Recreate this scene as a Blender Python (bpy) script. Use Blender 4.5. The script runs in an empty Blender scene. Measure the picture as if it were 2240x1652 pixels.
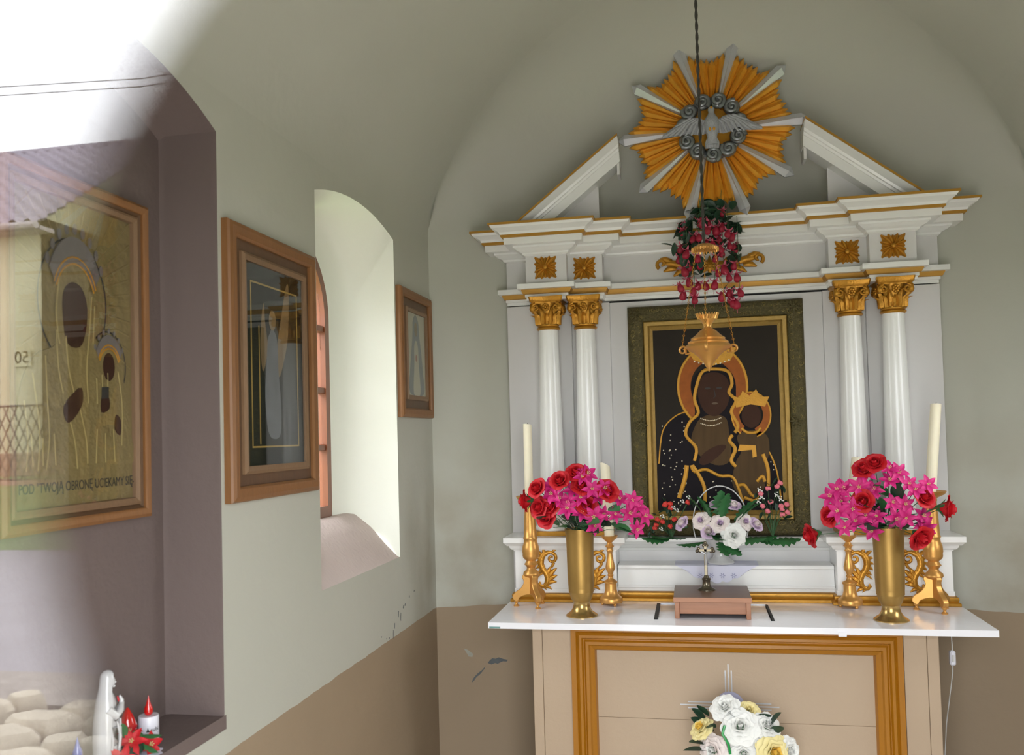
# Small chapel interior: white and gold altar, arched window, picture niche, reflecting glass strip beside the camera.
import bpy, bmesh, math, random
from mathutils import Vector, Matrix
random.seed(7)
PI = math.pi
EXPOSURE, DOOR_F0, NOTCH_X, NOTCH_R = 3.55, 0.075, -0.055, 0.0825
SC = bpy.context.scene
COL = SC.collection

# ------------------------------------------------------------------ camera
F_PX, W_PX = 1950.0, 2240.0
cam_d = bpy.data.cameras.new('camera')
cam = bpy.data.objects.new('camera', cam_d)
COL.objects.link(cam)
Rm = Matrix(((0.98005583, -0.03235589, -0.19607056),      # rows: world x, y, z in (right, down, forward)
             (0.19700201, 0.0286457, 0.97998451),
             (-0.0260917, -0.99906582, 0.03444856)))
right = Vector((Rm[0][0], Rm[1][0], Rm[2][0]))
down = Vector((Rm[0][1], Rm[1][1], Rm[2][1]))
fwd = Vector((Rm[0][2], Rm[1][2], Rm[2][2]))
cam.matrix_world = Matrix(((right.x, -down.x, -fwd.x, 0.0), (right.y, -down.y, -fwd.y, 0.0),
                           (right.z, -down.z, -fwd.z, 1.6), (0, 0, 0, 1)))
cam_d.sensor_width = 36.0
cam_d.lens = 36.0 * F_PX / W_PX
cam_d.shift_y = (885.0 - 826.0) / W_PX
cam_d.clip_start, cam_d.clip_end = 0.01, 400.0
cam_d.dof.use_dof = True
cam_d.dof.focus_distance = 3.6
cam_d.dof.aperture_fstop = 4.6
SC.camera = cam

# ------------------------------------------------------------------ sky, daylight openings, exposure
wd = bpy.data.worlds.new('overcast_sky'); SC.world = wd
wd.use_nodes = True
bg = wd.node_tree.nodes['Background']
bg.inputs['Color'].default_value = (0.93, 0.96, 1.0, 1.0)
bg.inputs['Strength'].default_value = 1.0
def portal(name, loc, rot, sx, sy):
    l = bpy.data.lights.new(name, 'AREA'); l.shape = 'RECTANGLE'; l.size, l.size_y = sx, sy
    l.cycles.is_portal = True
    o = bpy.data.objects.new(name, l); o.location = loc; o.rotation_euler = rot; COL.objects.link(o)
portal('window_portal', (-1.50, 3.12, 1.83), (0, -PI/2, 0), 1.2, 0.6)
portal('window_portal', (1.74, 3.12, 1.83), (0, PI/2, 0), 1.2, 0.6)
portal('door_portal', (0.12, 0.02, 1.15), (PI/2, 0, 0), 1.6, 2.35)
vs = SC.view_settings
vs.view_transform = 'Standard'; vs.look = 'None'; vs.exposure = EXPOSURE; vs.gamma = 1.0
vs.use_curve_mapping = False
SC.cycles.diffuse_bounces = 4
SC.cycles.max_bounces = 10
SC.cycles.sample_clamp_indirect = 6.0

# ------------------------------------------------------------------ helpers
def lin(c):
    c = c / 255.0
    return c / 12.92 if c <= 0.04045 else ((c + 0.055) / 1.055) ** 2.4
def rgb(r, g, b): return (lin(r), lin(g), lin(b), 1.0)

MATS = {}
def mat(name, col, rough=0.5, metal=0.0, var=0.12, vscale=6.0, bump=0.0, bscale=60.0, spec=0.5, stretch=None, coat=0.0, sub=0.0, alpha=None):
    m = bpy.data.materials.new(name); m.use_nodes = True
    nt = m.node_tree; N = nt.nodes; L = nt.links
    p = N['Principled BSDF']
    p.inputs['Roughness'].default_value = rough
    p.inputs['Metallic'].default_value = metal
    p.inputs['Specular IOR Level'].default_value = spec
    p.inputs['Coat Weight'].default_value = coat
    if sub:
        p.inputs['Subsurface Weight'].default_value = sub
        p.inputs['Subsurface Radius'].default_value = (0.02, 0.015, 0.01)
    tc = N.new('ShaderNodeTexCoord'); src = tc.outputs['Object']
    if stretch:
        mp = N.new('ShaderNodeMapping'); mp.inputs['Scale'].default_value = stretch
        L.new(src, mp.inputs['Vector']); src = mp.outputs['Vector']
    if var:
        nz = N.new('ShaderNodeTexNoise'); nz.inputs['Scale'].default_value = vscale; nz.inputs['Detail'].default_value = 5
        L.new(src, nz.inputs['Vector'])
        mx = N.new('ShaderNodeMix'); mx.data_type = 'RGBA'
        mx.inputs[6].default_value = tuple(v * (1 - var) for v in col[:3]) + (1,)
        mx.inputs[7].default_value = tuple(min(1, v * (1 + var)) for v in col[:3]) + (1,)
        L.new(nz.outputs['Fac'], mx.inputs[0]); L.new(mx.outputs[2], p.inputs['Base Color'])
    else:
        p.inputs['Base Color'].default_value = col
    if bump:
        nb = N.new('ShaderNodeTexNoise'); nb.inputs['Scale'].default_value = bscale; nb.inputs['Detail'].default_value = 4
        L.new(src, nb.inputs['Vector'])
        b = N.new('ShaderNodeBump'); b.inputs['Strength'].default_value = bump; b.inputs['Distance'].default_value = 0.01
        L.new(nb.outputs['Fac'], b.inputs['Height']); L.new(b.outputs['Normal'], p.inputs['Normal'])
    MATS[name] = m
    return m

def glass_mat(name, f0=0.04, tint=(1, 1, 1, 1)):
    """Clear sheet glass: Schlick reflection (same from both sides) over full transmission."""
    m = bpy.data.materials.new(name); m.use_nodes = True
    nt = m.node_tree; N = nt.nodes; L = nt.links
    N.remove(N['Principled BSDF'])
    ge = N.new('ShaderNodeNewGeometry')
    dt = N.new('ShaderNodeVectorMath'); dt.operation = 'DOT_PRODUCT'
    L.new(ge.outputs['Normal'], dt.inputs[0]); L.new(ge.outputs['Incoming'], dt.inputs[1])
    ab = N.new('ShaderNodeMath'); ab.operation = 'ABSOLUTE'; L.new(dt.outputs['Value'], ab.inputs[0])
    om = N.new('ShaderNodeMath'); om.operation = 'SUBTRACT'; om.inputs[0].default_value = 1.0; L.new(ab.outputs[0], om.inputs[1])
    pw = N.new('ShaderNodeMath'); pw.operation = 'POWER'; pw.inputs[1].default_value = 5.0; L.new(om.outputs[0], pw.inputs[0])
    fc = N.new('ShaderNodeMath'); fc.operation = 'MULTIPLY_ADD'; fc.inputs[1].default_value = 1.0 - f0; fc.inputs[2].default_value = f0
    L.new(pw.outputs[0], fc.inputs[0])
    tr = N.new('ShaderNodeBsdfTransparent'); tr.inputs['Color'].default_value = tint
    gl = N.new('ShaderNodeBsdfGlossy'); gl.inputs['Roughness'].default_value = 0.0
    mx = N.new('ShaderNodeMixShader')
    L.new(fc.outputs[0], mx.inputs[0]); L.new(tr.outputs[0], mx.inputs[1]); L.new(gl.outputs[0], mx.inputs[2])
    L.new(mx.outputs[0], N['Material Output'].inputs['Surface'])
    MATS[name] = m
    return m

def wloc(o):
    v = Vector((0, 0, 0))
    while o is not None:
        v = v + Vector(o.location); o = o.parent
    return v

class MB:
    """Collects geometry; build() links it as one mesh object."""
    def __init__(s): s.v = []; s.f = []
    def add(s, vs, fs):
        k = len(s.v); s.v += [tuple(p) for p in vs]; s.f += [tuple(i + k for i in f) for f in fs]; return s
    def box(s, x0, x1, y0, y1, z0, z1):
        vs = [(x, y, z) for z in (z0, z1) for y in (y0, y1) for x in (x0, x1)]
        return s.add(vs, [(0, 2, 3, 1), (4, 5, 7, 6), (0, 1, 5, 4), (2, 6, 7, 3), (0, 4, 6, 2), (1, 3, 7, 5)])
    def loft(s, rings, closed=True, cap=True):
        n = len(rings[0]); vs = [p for r in rings for p in r]; fs = []
        m = n if closed else n - 1
        for i in range(len(rings) - 1):
            for j in range(m):
                a, b = i * n + j, i * n + (j + 1) % n
                fs.append((a, b, b + n, a + n))
        if cap and closed:
            fs.append(tuple(range(n - 1, -1, -1))); fs.append(tuple((len(rings) - 1) * n + j for j in range(n)))
        return s.add(vs, fs)
    def lathe(s, prof, c=(0, 0, 0), seg=24, cap=True, sx=1.0, sy=1.0, tilt=None):
        rings = []
        for r, z in prof:
            ring = []
            for j in range(seg):
                a = 2 * PI * j / seg
                p = Vector((r * math.cos(a) * sx, r * math.sin(a) * sy, z))
                if tilt is not None: p = tilt @ p
                ring.append((c[0] + p.x, c[1] + p.y, c[2] + p.z))
            rings.append(ring)
        return s.loft(rings, True, cap)
    def tube(s, pts, rad, seg=8, flat=1.0, nrm=None, cap=True):
        pts = [Vector(p) for p in pts]; n = len(pts)
        rads = rad if isinstance(rad, (list, tuple)) else [rad] * n
        up = Vector(nrm) if nrm is not None else None
        rings = []; prev = None
        for i, p in enumerate(pts):
            t = (pts[min(i + 1, n - 1)] - pts[max(i - 1, 0)])
            if t.length < 1e-9: t = Vector((0, 0, 1))
            t.normalize()
            if up is not None: a = up.cross(t)
            elif prev is not None: a = prev - t * prev.dot(t)
            else: a = t.cross(Vector((0, 0, 1)))
            if a.length < 1e-6: a = t.cross(Vector((0, 1, 0)))
            if a.length < 1e-6: a = t.cross(Vector((1, 0, 0)))
            a.normalize(); prev = a; b = t.cross(a)
            r = rads[i]
            rings.append([tuple(p + a * (r * math.cos(2 * PI * j / seg)) + b * (r * flat * math.sin(2 * PI * j / seg))) for j in range(seg)])
        return s.loft(rings, True, cap)
    def ball(s, c, r, seg=12, rings=8):
        rx, ry, rz = r if isinstance(r, (list, tuple)) else (r, r, r)
        R = []
        for i in range(rings + 1):
            t = PI * i / rings; q = max(math.sin(t), 0.02)
            R.append([(c[0] + rx * q * math.cos(2 * PI * j / seg), c[1] + ry * q * math.sin(2 * PI * j / seg), c[2] - rz * math.cos(t)) for j in range(seg)])
        return s.loft(R)
    def prism(s, outline, w, d0, d1):
        """outline: 2D points (a, b); w(a, b, d) -> 3D; extruded from depth d0 to d1."""
        n = len(outline)
        vs = [w(a, b, d0) for a, b in outline] + [w(a, b, d1) for a, b in outline]
        fs = [tuple(range(n - 1, -1, -1)), tuple(range(n, 2 * n))] + [(i, (i + 1) % n, n + (i + 1) % n, n + i) for i in range(n)]
        return s.add(vs, fs)
    def xform(s, M):
        s.v = [tuple(M @ Vector(p)) for p in s.v]; return s
    def build(s, name, m, parent=None, smooth=None, bevel=0.0, local=False, loc=None, rot=None, fix=True):
        me = bpy.data.meshes.new(name)
        off = Vector((0, 0, 0)) if (local or parent is None) else wloc(parent)
        base = off
        if parent is None and not local and loc is None:
            xs = list(zip(*s.v)); base = Vector(((min(xs[0]) + max(xs[0])) / 2, (min(xs[1]) + max(xs[1])) / 2, min(xs[2])))
        me.from_pydata([tuple(Vector(p) - base) for p in s.v], [], s.f)
        bm = bmesh.new(); bm.from_mesh(me)
        if fix: bmesh.ops.recalc_face_normals(bm, faces=bm.faces[:])
        if bevel:
            ed = [e for e in bm.edges if len(e.link_faces) == 2 and e.calc_face_angle(0) > 0.6]
            bmesh.ops.bevel(bm, geom=ed, offset=bevel, segments=1, affect='EDGES', profile=0.5)
        bm.to_mesh(me); bm.free()
        if smooth:
            me.shade_smooth(); me.set_sharp_from_angle(angle=math.radians(smooth))
        me.materials.append(MATS[m])
        o = bpy.data.objects.new(name, me); COL.objects.link(o)
        if parent is not None: o.parent = parent
        elif not local and loc is None: o.location = base
        if loc is not None: o.location = loc
        if rot is not None: o.rotation_euler = rot
        return o

def tag(o, label=None, cat=None, group=None, kind=None):
    if label: o['label'] = label
    if cat: o['category'] = cat
    if group: o['group'] = group
    if kind: o['kind'] = kind
    return o
def thing(name, label, cat, loc=(0, 0, 0), group=None, rot=None, kind=None):
    o = bpy.data.objects.new(name, None); o.empty_display_size = 0.05; COL.objects.link(o)
    o.location = loc
    if rot is not None: o.rotation_euler = rot
    return tag(o, label, cat, group, kind)
def dup(o, parent=None, loc=None, rot=None, scale=None):
    c = o.copy(); COL.objects.link(c); c.parent = parent
    for ch in o.children: dup(ch, c)
    if loc is not None: c.location = loc
    if rot is not None: c.rotation_euler = rot
    if scale is not None: c.scale = (scale,) * 3
    return c
def sweep(mb, path, prof, closed=False):
    """prof: (d, z); path: 2D points, d offsets to the path's right-hand side (towards -y for a path running +x)."""
    n = len(path); P = [Vector(p) for p in path]
    def nr(a, b):
        t = (b - a).normalized(); return Vector((t.y, -t.x))
    offs = []
    for i in range(n):
        if closed: n1, n2 = nr(P[i - 1], P[i]), nr(P[i], P[(i + 1) % n])
        else:
            n2 = nr(P[i], P[i + 1]) if i < n - 1 else nr(P[i - 1], P[i])
            n1 = nr(P[i - 1], P[i]) if i > 0 else n2
        offs.append((n1 + n2) / (1 + n1.dot(n2)))
    rings = [[(P[i].x + offs[i].x * d, P[i].y + offs[i].y * d, z) for d, z in prof] for i in range(n)]
    if closed: rings.append(rings[0])
    return mb.loft(rings, closed=False, cap=False)
def frame_rect(mb, a0, a1, b0, b1, prof, w):
    """mitred picture-frame: prof (inset from the outer edge, height); w(a, b, h) -> 3D."""
    rings = [[w(a, b, h) for i, h in prof for a, b in [(
        (a0 + i, b0 + i), (a1 - i, b0 + i), (a1 - i, b1 - i), (a0 + i, b1 - i))[k]]] for k in range(4)]
    rings.append(rings[0])
    return mb.loft(rings, closed=False, cap=False)
def arc(cx, cy, rx, ry, a0, a1, n):
    return [(cx + rx * math.cos(math.radians(a0 + (a1 - a0) * i / n)), cy + ry * math.sin(math.radians(a0 + (a1 - a0) * i / n))) for i in range(n + 1)]
def spiral(cx, cy, r0, r1, a0, turns, n):
    out = []
    for i in range(n + 1):
        t = i / n; a = math.radians(a0) + turns * 2 * PI * t; r = r0 + (r1 - r0) * t
        out.append((cx + r * math.cos(a), cy + r * math.sin(a)))
    return out
def text_mesh(name, body, size, m, parent, place, depth=0.0006, align='LEFT'):
    """Built-in font outlines as a flat mesh; place(x, y, z) -> 3D in absolute coordinates."""
    cu = bpy.data.curves.new(name, 'FONT'); cu.body = body; cu.size = size; cu.align_x = align; cu.extrude = depth
    t = bpy.data.objects.new(name, cu)
    COL.objects.link(t); bpy.context.view_layer.update()
    me = bpy.data.meshes.new_from_object(t.evaluated_get(bpy.context.evaluated_depsgraph_get()))
    COL.objects.unlink(t); bpy.data.objects.remove(t)
    off = wloc(parent)
    for v in me.vertices: v.co = Vector(place(*v.co)) - off
    me.materials.clear(); me.materials.append(MATS[m]); me.name = name
    o = bpy.data.objects.new(name, me); COL.objects.link(o); o.parent = parent
    return o

# ------------------------------------------------------------------ materials
mat('white_gloss', rgb(230, 230, 228), 0.28, var=0.03, vscale=3, bump=0.05, bscale=40, coat=0.2)
mat('white_panel', rgb(210, 208, 208), 0.4, var=0.03, vscale=3, bump=0.05, bscale=30)
mat('reveal_lit_paint', rgb(238, 240, 230), 0.7, var=0.03, vscale=3, bump=0.1, bscale=30)  # white paint, lightened further to stand in for strong window light
mat('table_white', rgb(238, 238, 244), 0.22, var=0.03, vscale=4, bump=0.06, bscale=25, coat=0.3)
mat('gilt', rgb(176, 126, 40), 0.4, metal=0.55, var=0.2, vscale=25, bump=0.1, bscale=90)
mat('gilt_line', rgb(176, 130, 48), 0.42, metal=0.35, var=0.12, vscale=15)
mat('carved_gold', rgb(184, 130, 42), 0.35, metal=0.6, var=0.3, vscale=30, bump=0.2, bscale=120)
mat('ray_gold', rgb(222, 160, 54), 0.4, metal=0.4, var=0.2, vscale=18)
mat('silver_paint', rgb(198, 200, 206), 0.36, metal=0.5, var=0.08, vscale=20)
mat('cloud_silver', rgb(128, 132, 134), 0.32, metal=0.75, var=0.2, vscale=30)
mat('dove_grey', rgb(160, 162, 166), 0.55, metal=0.2, var=0.15, vscale=60, bump=0.3, bscale=200)
mat('ochre_frame', rgb(166, 108, 16), 0.34, var=0.08, vscale=5, stretch=(1, 1, 0.3), coat=0.2)
mat('beige_panel', rgb(184, 162, 138), 0.55, var=0.05, vscale=3, bump=0.1, bscale=60)
mat('vase_brass', rgb(168, 134, 74), 0.42, metal=0.75, var=0.1, vscale=30)
mat('vase_foot_brass', rgb(190, 158, 98), 0.26, metal=0.85, var=0.05, vscale=20)
mat('candlestick_gold', rgb(214, 160, 88), 0.38, metal=0.7, var=0.08, vscale=25)
mat('wax', rgb(238, 230, 204), 0.45, var=0.05, vscale=20, sub=0.2)
mat('wick', rgb(30, 26, 22), 0.9, var=0)
mat('oak_frame', rgb(134, 91, 52), 0.45, var=0.22, vscale=22, stretch=(6, 6, 0.7), bump=0.05, bscale=40)
mat('oak_inner', rgb(128, 100, 74), 0.45, var=0.2, vscale=22, stretch=(6, 6, 0.8))
mat('dark_veneer', rgb(96, 70, 48), 0.45, var=0.25, vscale=24, stretch=(6, 6, 0.5))
mat('dark_edge', rgb(42, 36, 30), 0.5, var=0.1)
mat('window_wood', rgb(124, 68, 36), 0.4, var=0.15, vscale=14, stretch=(3, 3, 0.6), coat=0.2)
mat('bounce_concrete', rgb(206, 202, 192), 0.8, var=0.06, vscale=3, bump=0.2)
mat('stand_wood', rgb(170, 118, 88), 0.42, var=0.18, vscale=16, stretch=(0.6, 5, 5))
mat('stand_top_wood', rgb(128, 100, 82), 0.4, var=0.14, vscale=16, stretch=(0.6, 5, 5))
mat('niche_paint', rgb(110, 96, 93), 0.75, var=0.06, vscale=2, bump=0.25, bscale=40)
mat('sill_paint', rgb(196, 180, 174), 0.7, var=0.06, vscale=5, bump=0.4, bscale=50)
mat('black', rgb(18, 18, 18), 0.6, var=0)
mat('black_gap', rgb(12, 12, 12), 0.8, var=0)
mat('rose_red', rgb(196, 20, 34), 0.6, var=0.25, vscale=30)
mat('lily_pink', rgb(204, 28, 120), 0.55, var=0.35, vscale=30)
mat('lily_heart', rgb(226, 214, 150), 0.6, var=0.1)
mat('fuchsia_red', rgb(150, 18, 48), 0.55, var=0.35, vscale=40)
mat('fuchsia_pink', rgb(196, 92, 118), 0.6, var=0.2, vscale=40)
mat('leaf_green', rgb(52, 110, 62), 0.45, var=0.3, vscale=25)
mat('leaf_dark', rgb(32, 62, 44), 0.5, var=0.3, vscale=25)
mat('stem_green', rgb(60, 96, 60), 0.5, var=0.2)
mat('petal_white', rgb(240, 240, 236), 0.6, var=0.05, vscale=30)
mat('petal_cream', rgb(240, 226, 164), 0.6, var=0.1, vscale=30)
mat('petal_yellow', rgb(244, 208, 96), 0.6, var=0.1, vscale=30)
mat('petal_lilac', rgb(224, 200, 226), 0.6, var=0.12, vscale=40)
mat('petal_blush', rgb(238, 226, 222), 0.6, var=0.06, vscale=30)
mat('bud_pink', rgb(226, 120, 134), 0.6, var=0.15, vscale=40)
mat('bud_red', rgb(214, 62, 54), 0.6, var=0.15, vscale=40)
mat('porcelain', rgb(206, 206, 206), 0.15, var=0.02, coat=0.5)
mat('lace_white', rgb(222, 222, 240), 0.8, var=0.04)
mat('lace_line', rgb(176, 176, 206), 0.8, var=0.04)
mat('pewter', rgb(120, 112, 96), 0.28, metal=0.85, var=0.15, vscale=40)
mat('plastic_white', rgb(226, 226, 236), 0.35, var=0.02)
mat('red_plastic', rgb(200, 20, 16), 0.1, var=0.08, coat=0.6, spec=0.7)
mat('blue_plastic', rgb(60, 80, 160), 0.12, var=0.1, coat=0.6)
mat('rope_dark', rgb(58, 56, 50), 0.8, var=0.3, vscale=80)
mat('chain_gold', rgb(196, 142, 70), 0.3, metal=0.85, var=0.1)
mat('antique_frame', rgb(84, 76, 44), 0.45, metal=0.4, var=0.6, vscale=90, bump=0.9, bscale=130)
mat('antique_fleck', rgb(116, 102, 56), 0.38, metal=0.5, var=0.5, vscale=80)
mat('statue_glaze', rgb(200, 200, 202), 0.16, var=0.03, coat=0.5)
mat('gap_shade', rgb(74, 66, 56), 0.9, var=0.3, vscale=9, bump=0.6)
mat('antique_gold', rgb(150, 120, 58), 0.42, metal=0.45, var=0.25, vscale=60, bump=0.2, bscale=150)
mat('icon_ground', rgb(40, 35, 29), 0.65, var=0.2, vscale=8, spec=0.15)
mat('icon_robe', rgb(26, 22, 26), 0.65, var=0.25, vscale=10, spec=0.12)
mat('icon_skin', rgb(60, 38, 28), 0.65, var=0.25, vscale=14, spec=0.15)
mat('icon_dress', rgb(76, 58, 36), 0.65, var=0.35, vscale=10, stretch=(4, 4, 0.6), spec=0.15)
mat('icon_gold', rgb(186, 134, 36), 0.42, metal=0.35, var=0.2, vscale=60, bump=0.25, bscale=180)
mat('icon_orange', rgb(142, 76, 20), 0.55, metal=0.1, var=0.35, vscale=30, spec=0.25)
mat('pearl', rgb(226, 214, 186), 0.3, var=0.05)
mat('relief_gold', rgb(142, 126, 82), 0.45, metal=0.4, var=0.2, vscale=12, bump=0.5, bscale=40)
mat('relief_line', rgb(176, 158, 104), 0.4, metal=0.45, var=0.15)
mat('relief_grey', rgb(128, 122, 120), 0.4, metal=0.4, var=0.2, vscale=30)
mat('ink', rgb(46, 44, 40), 0.7, var=0)
mat('print_dark', rgb(34, 40, 36), 0.6, var=0.3, vscale=6, spec=0.1)
mat('print_figure', rgb(126, 108, 80), 0.6, var=0.3, vscale=20, spec=0.1)
mat('print_robe', rgb(104, 108, 112), 0.6, var=0.3, vscale=20, spec=0.1)
mat('print_gold', rgb(168, 140, 70), 0.5, var=0.2)
mat('print_pale', rgb(176, 170, 146), 0.5, var=0.1, vscale=8)
mat('print_blue', rgb(96, 108, 112), 0.5, var=0.15, vscale=10)
mat('print_heart', rgb(150, 80, 60), 0.5, var=0.1)
mat('cord_white', rgb(206, 206, 204), 0.5, var=0.03)
mat('chip_grey', rgb(92, 96, 98), 0.8, var=0.2, vscale=40)
mat('chip_pale', rgb(160, 158, 146), 0.8, var=0.15, vscale=40)
mat('floor_stone', rgb(200, 192, 178), 0.6, var=0.1, vscale=3, bump=0.2)
mat('green_tinsel', rgb(30, 150, 70), 0.3, var=0.2)
mat('teal_paint', rgb(110, 150, 146), 0.5, var=0.1)
mat('door_wood', rgb(96, 66, 42), 0.5, var=0.2, vscale=14, stretch=(4, 4, 0.5))
mat('render_yellow', rgb(196, 192, 160), 0.8, var=0.06, vscale=1.5)
mat('roof_tile', rgb(146, 136, 148), 0.6, var=0.15, vscale=4)
mat('gutter', rgb(160, 150, 150), 0.5, var=0.05)
mat('plinth', rgb(150, 126, 110), 0.8, var=0.1)
mat('asphalt', rgb(150, 146, 150), 0.75, var=0.14, vscale=1.2, bump=0.5, bscale=9)
mat('gravel', rgb(150, 142, 134), 0.8, var=0.3, vscale=5, bump=0.8, bscale=14)
mat('grass_green', rgb(104, 122, 78), 0.8, var=0.3, vscale=3, bump=0.6, bscale=30)
mat('foliage', rgb(110, 150, 56), 0.7, var=0.4, vscale=3)
mat('bark', rgb(90, 76, 60), 0.8, var=0.2)
mat('stone_pale', rgb(186, 176, 156), 0.8, var=0.35, vscale=5, bump=1.0, bscale=10)
mat('fence_wire', rgb(58, 60, 60), 0.6, var=0.05)
glass_mat('clear_glass', 0.04)
glass_mat('picture_glass', 0.05)
glass_mat('door_glass', DOOR_F0)
# ------------------------------------------------------------------ wall paint: cream above, brown dado below
def wall_paint():
    m = bpy.data.materials.new('wall_paint'); m.use_nodes = True
    nt = m.node_tree; N = nt.nodes; L = nt.links; p = N['Principled BSDF']
    p.inputs['Roughness'].default_value = 0.7; p.inputs['Specular IOR Level'].default_value = 0.3
    geo = N.new('ShaderNodeNewGeometry'); sep = N.new('ShaderNodeSeparateXYZ'); L.new(geo.outputs['Position'], sep.inputs[0])
    n1 = N.new('ShaderNodeTexNoise'); n1.inputs['Scale'].default_value = 9.0; L.new(geo.outputs['Position'], n1.inputs['Vector'])
    w = N.new('ShaderNodeMath'); w.operation = 'MULTIPLY_ADD'; w.inputs[1].default_value = 0.012; w.inputs[2].default_value = -0.006
    L.new(n1.outputs['Fac'], w.inputs[0])
    z = N.new('ShaderNodeMath'); z.operation = 'ADD'; L.new(sep.outputs['Z'], z.inputs[0]); L.new(w.outputs[0], z.inputs[1])
    gt = N.new('ShaderNodeMath'); gt.operation = 'GREATER_THAN'; gt.inputs[1].default_value = 0.787; L.new(z.outputs[0], gt.inputs[0])
    def tone(c, var, sc):
        nz = N.new('ShaderNodeTexNoise'); nz.inputs['Scale'].default_value = sc; nz.inputs['Detail'].default_value = 4
        L.new(geo.outputs['Position'], nz.inputs['Vector'])
        mx = N.new('ShaderNodeMix'); mx.data_type = 'RGBA'
        mx.inputs[6].default_value = tuple(v * (1 - var) for v in c[:3]) + (1,); mx.inputs[7].default_value = tuple(v * (1 + var) for v in c[:3]) + (1,)
        L.new(nz.outputs['Fac'], mx.inputs[0]); return mx.outputs[2]
    up = tone(rgb(189, 189, 178), 0.05, 1.7)
    lo = tone(rgb(158, 139, 116), 0.08, 2.5)
    def ramp(sock, a, b):
        r = N.new('ShaderNodeMapRange'); r.clamp = True; r.inputs[1].default_value = a; r.inputs[2].default_value = b
        L.new(sock, r.inputs[0]); return r.outputs[0]
    def mul(a, b):
        q = N.new('ShaderNodeMath'); q.operation = 'MULTIPLY'; L.new(a, q.inputs[0])
        if isinstance(b, float): q.inputs[1].default_value = b
        else: L.new(b, q.inputs[1])
        return q.outputs[0]
    n2 = N.new('ShaderNodeTexNoise'); n2.inputs['Scale'].default_value = 3.2; n2.inputs['Detail'].default_value = 6; L.new(geo.outputs['Position'], n2.inputs['Vector'])
    damp = mul(mul(mul(ramp(sep.outputs['Y'], 3.80, 4.05), ramp(sep.outputs['Z'], 1.75, 1.0)), ramp(n2.outputs['Fac'], .42, .62)), 0.45)
    st = N.new('ShaderNodeMix'); st.data_type = 'RGBA'; st.inputs[7].default_value = rgb(150, 134, 108); L.new(damp, st.inputs[0]); L.new(up, st.inputs[6]); up = st.outputs[2]
    mx = N.new('ShaderNodeMix'); mx.data_type = 'RGBA'
    L.new(gt.outputs[0], mx.inputs[0]); L.new(lo, mx.inputs[6]); L.new(up, mx.inputs[7])
    L.new(mx.outputs[2], p.inputs['Base Color'])
    nb = N.new('ShaderNodeTexNoise'); nb.inputs['Scale'].default_value = 14.0; nb.inputs['Detail'].default_value = 7
    L.new(geo.outputs['Position'], nb.inputs['Vector'])
    b = N.new('ShaderNodeBump'); b.inputs['Strength'].default_value = 0.12; b.inputs['Distance'].default_value = 0.02
    L.new(nb.outputs['Fac'], b.inputs['Height']); L.new(b.outputs['Normal'], p.inputs['Normal'])
    MATS['wall_paint'] = m
wall_paint()

XL, XR, XC, YF, YC = -1.22, 1.46, 0.12, 0.45, 4.13
ZS, WT = 2.65, 2.55
def struct(o): o['kind'] = 'structure'; return o
def seg_arch(y0, y1, zs, apex, n):          # segmental arch, from y1 (right) over to y0
    h = (y1 - y0) / 2; r = apex - zs; R = (h * h + r * r) / (2 * r); cz = apex - R; cy = (y0 + y1) / 2
    a = math.asin(h / R)
    return [(cy + R * math.sin(a - 2 * a * i / n), cz + R * math.cos(a - 2 * a * i / n)) for i in range(n + 1)]
def ell_arch(y0, y1, zs, apex, n):
    return arc((y0 + y1) / 2, zs, (y1 - y0) / 2, apex - zs, 0, 180, n)
def outline(y0, y1, zb, zs, apex, kind, n=24, m=6):
    a = (seg_arch if kind == 'seg' else ell_arch)(y0, y1, zs, apex, n)
    r = [(y1, zb + (zs - zb) * i / m) for i in range(m)]
    l = [(y0, zs + (zb - zs) * (i + 1) / m) for i in range(m)]
    return r + a + l
WIN = dict(y0=2.795, y1=3.607, zb=1.10, zs=2.445, apex=2.505, kind='seg')
NIC = dict(y0=1.22, y1=2.16, zb=0.886, zs=2.432, apex=2.54, kind='seg')
def wall_with(name, X, opens, y0, y1):
    mb = MB(); ys = [y0]
    def quad(a, b, z0, z1): mb.add([(X, a, z0), (X, b, z0), (X, b, z1), (X, a, z1)], [(0, 1, 2, 3)])
    cur = y0
    for o in sorted(opens, key=lambda q: q['y0']):
        quad(cur, o['y0'], 0, WT)
        ar = list(reversed(seg_arch(o['y0'], o['y1'], o['zs'], o['apex'], 24)))
        for (a, za), (b, zb) in zip(ar, ar[1:]):
            mb.add([(X, a, za), (X, b, zb), (X, b, WT), (X, a, WT)], [(0, 1, 2, 3)])
            quad(a, b, 0, o['zb'])
        cur = o['y1']
    quad(cur, y1, 0, WT)
    return struct(mb.build(name, 'wall_paint', fix=False))
wall_left = wall_with('wall_left', XL, [NIC, WIN], YF, YC + .35)
wall_right = wall_with('wall_right', XR, [WIN], YF, YC + .35)

# barrel vault, smooth from the wall heads
def vault_profile(n=40):
    R, cz = 1.52, 1.94; a = math.asin(1.34 / R)
    pts = [(XL, WT), (XL + 0.004, 2.62)]
    for i in range(n + 1):
        t = -a + 2 * a * i / n
        pts.append((XC + R * math.sin(t), cz + R * math.cos(t)))
    return pts[:2] + pts[3:-1] + [(XR - 0.004, 2.62), (XR, WT)]
VP = vault_profile()
mb = MB(); mb.loft([[(x, y, z) for x, z in VP] for y in [YF + (YC - YF) * i / 12 for i in range(15)]], closed=False, cap=False)
mb.add([(x, YC + .6, z) for x, z in VP] + [(XR, YC + .6, 0), (XL, YC + .6, 0)], [tuple(range(len(VP) + 2))])
struct(mb.build('ceiling', 'wall_paint', smooth=60, fix=False))
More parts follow.
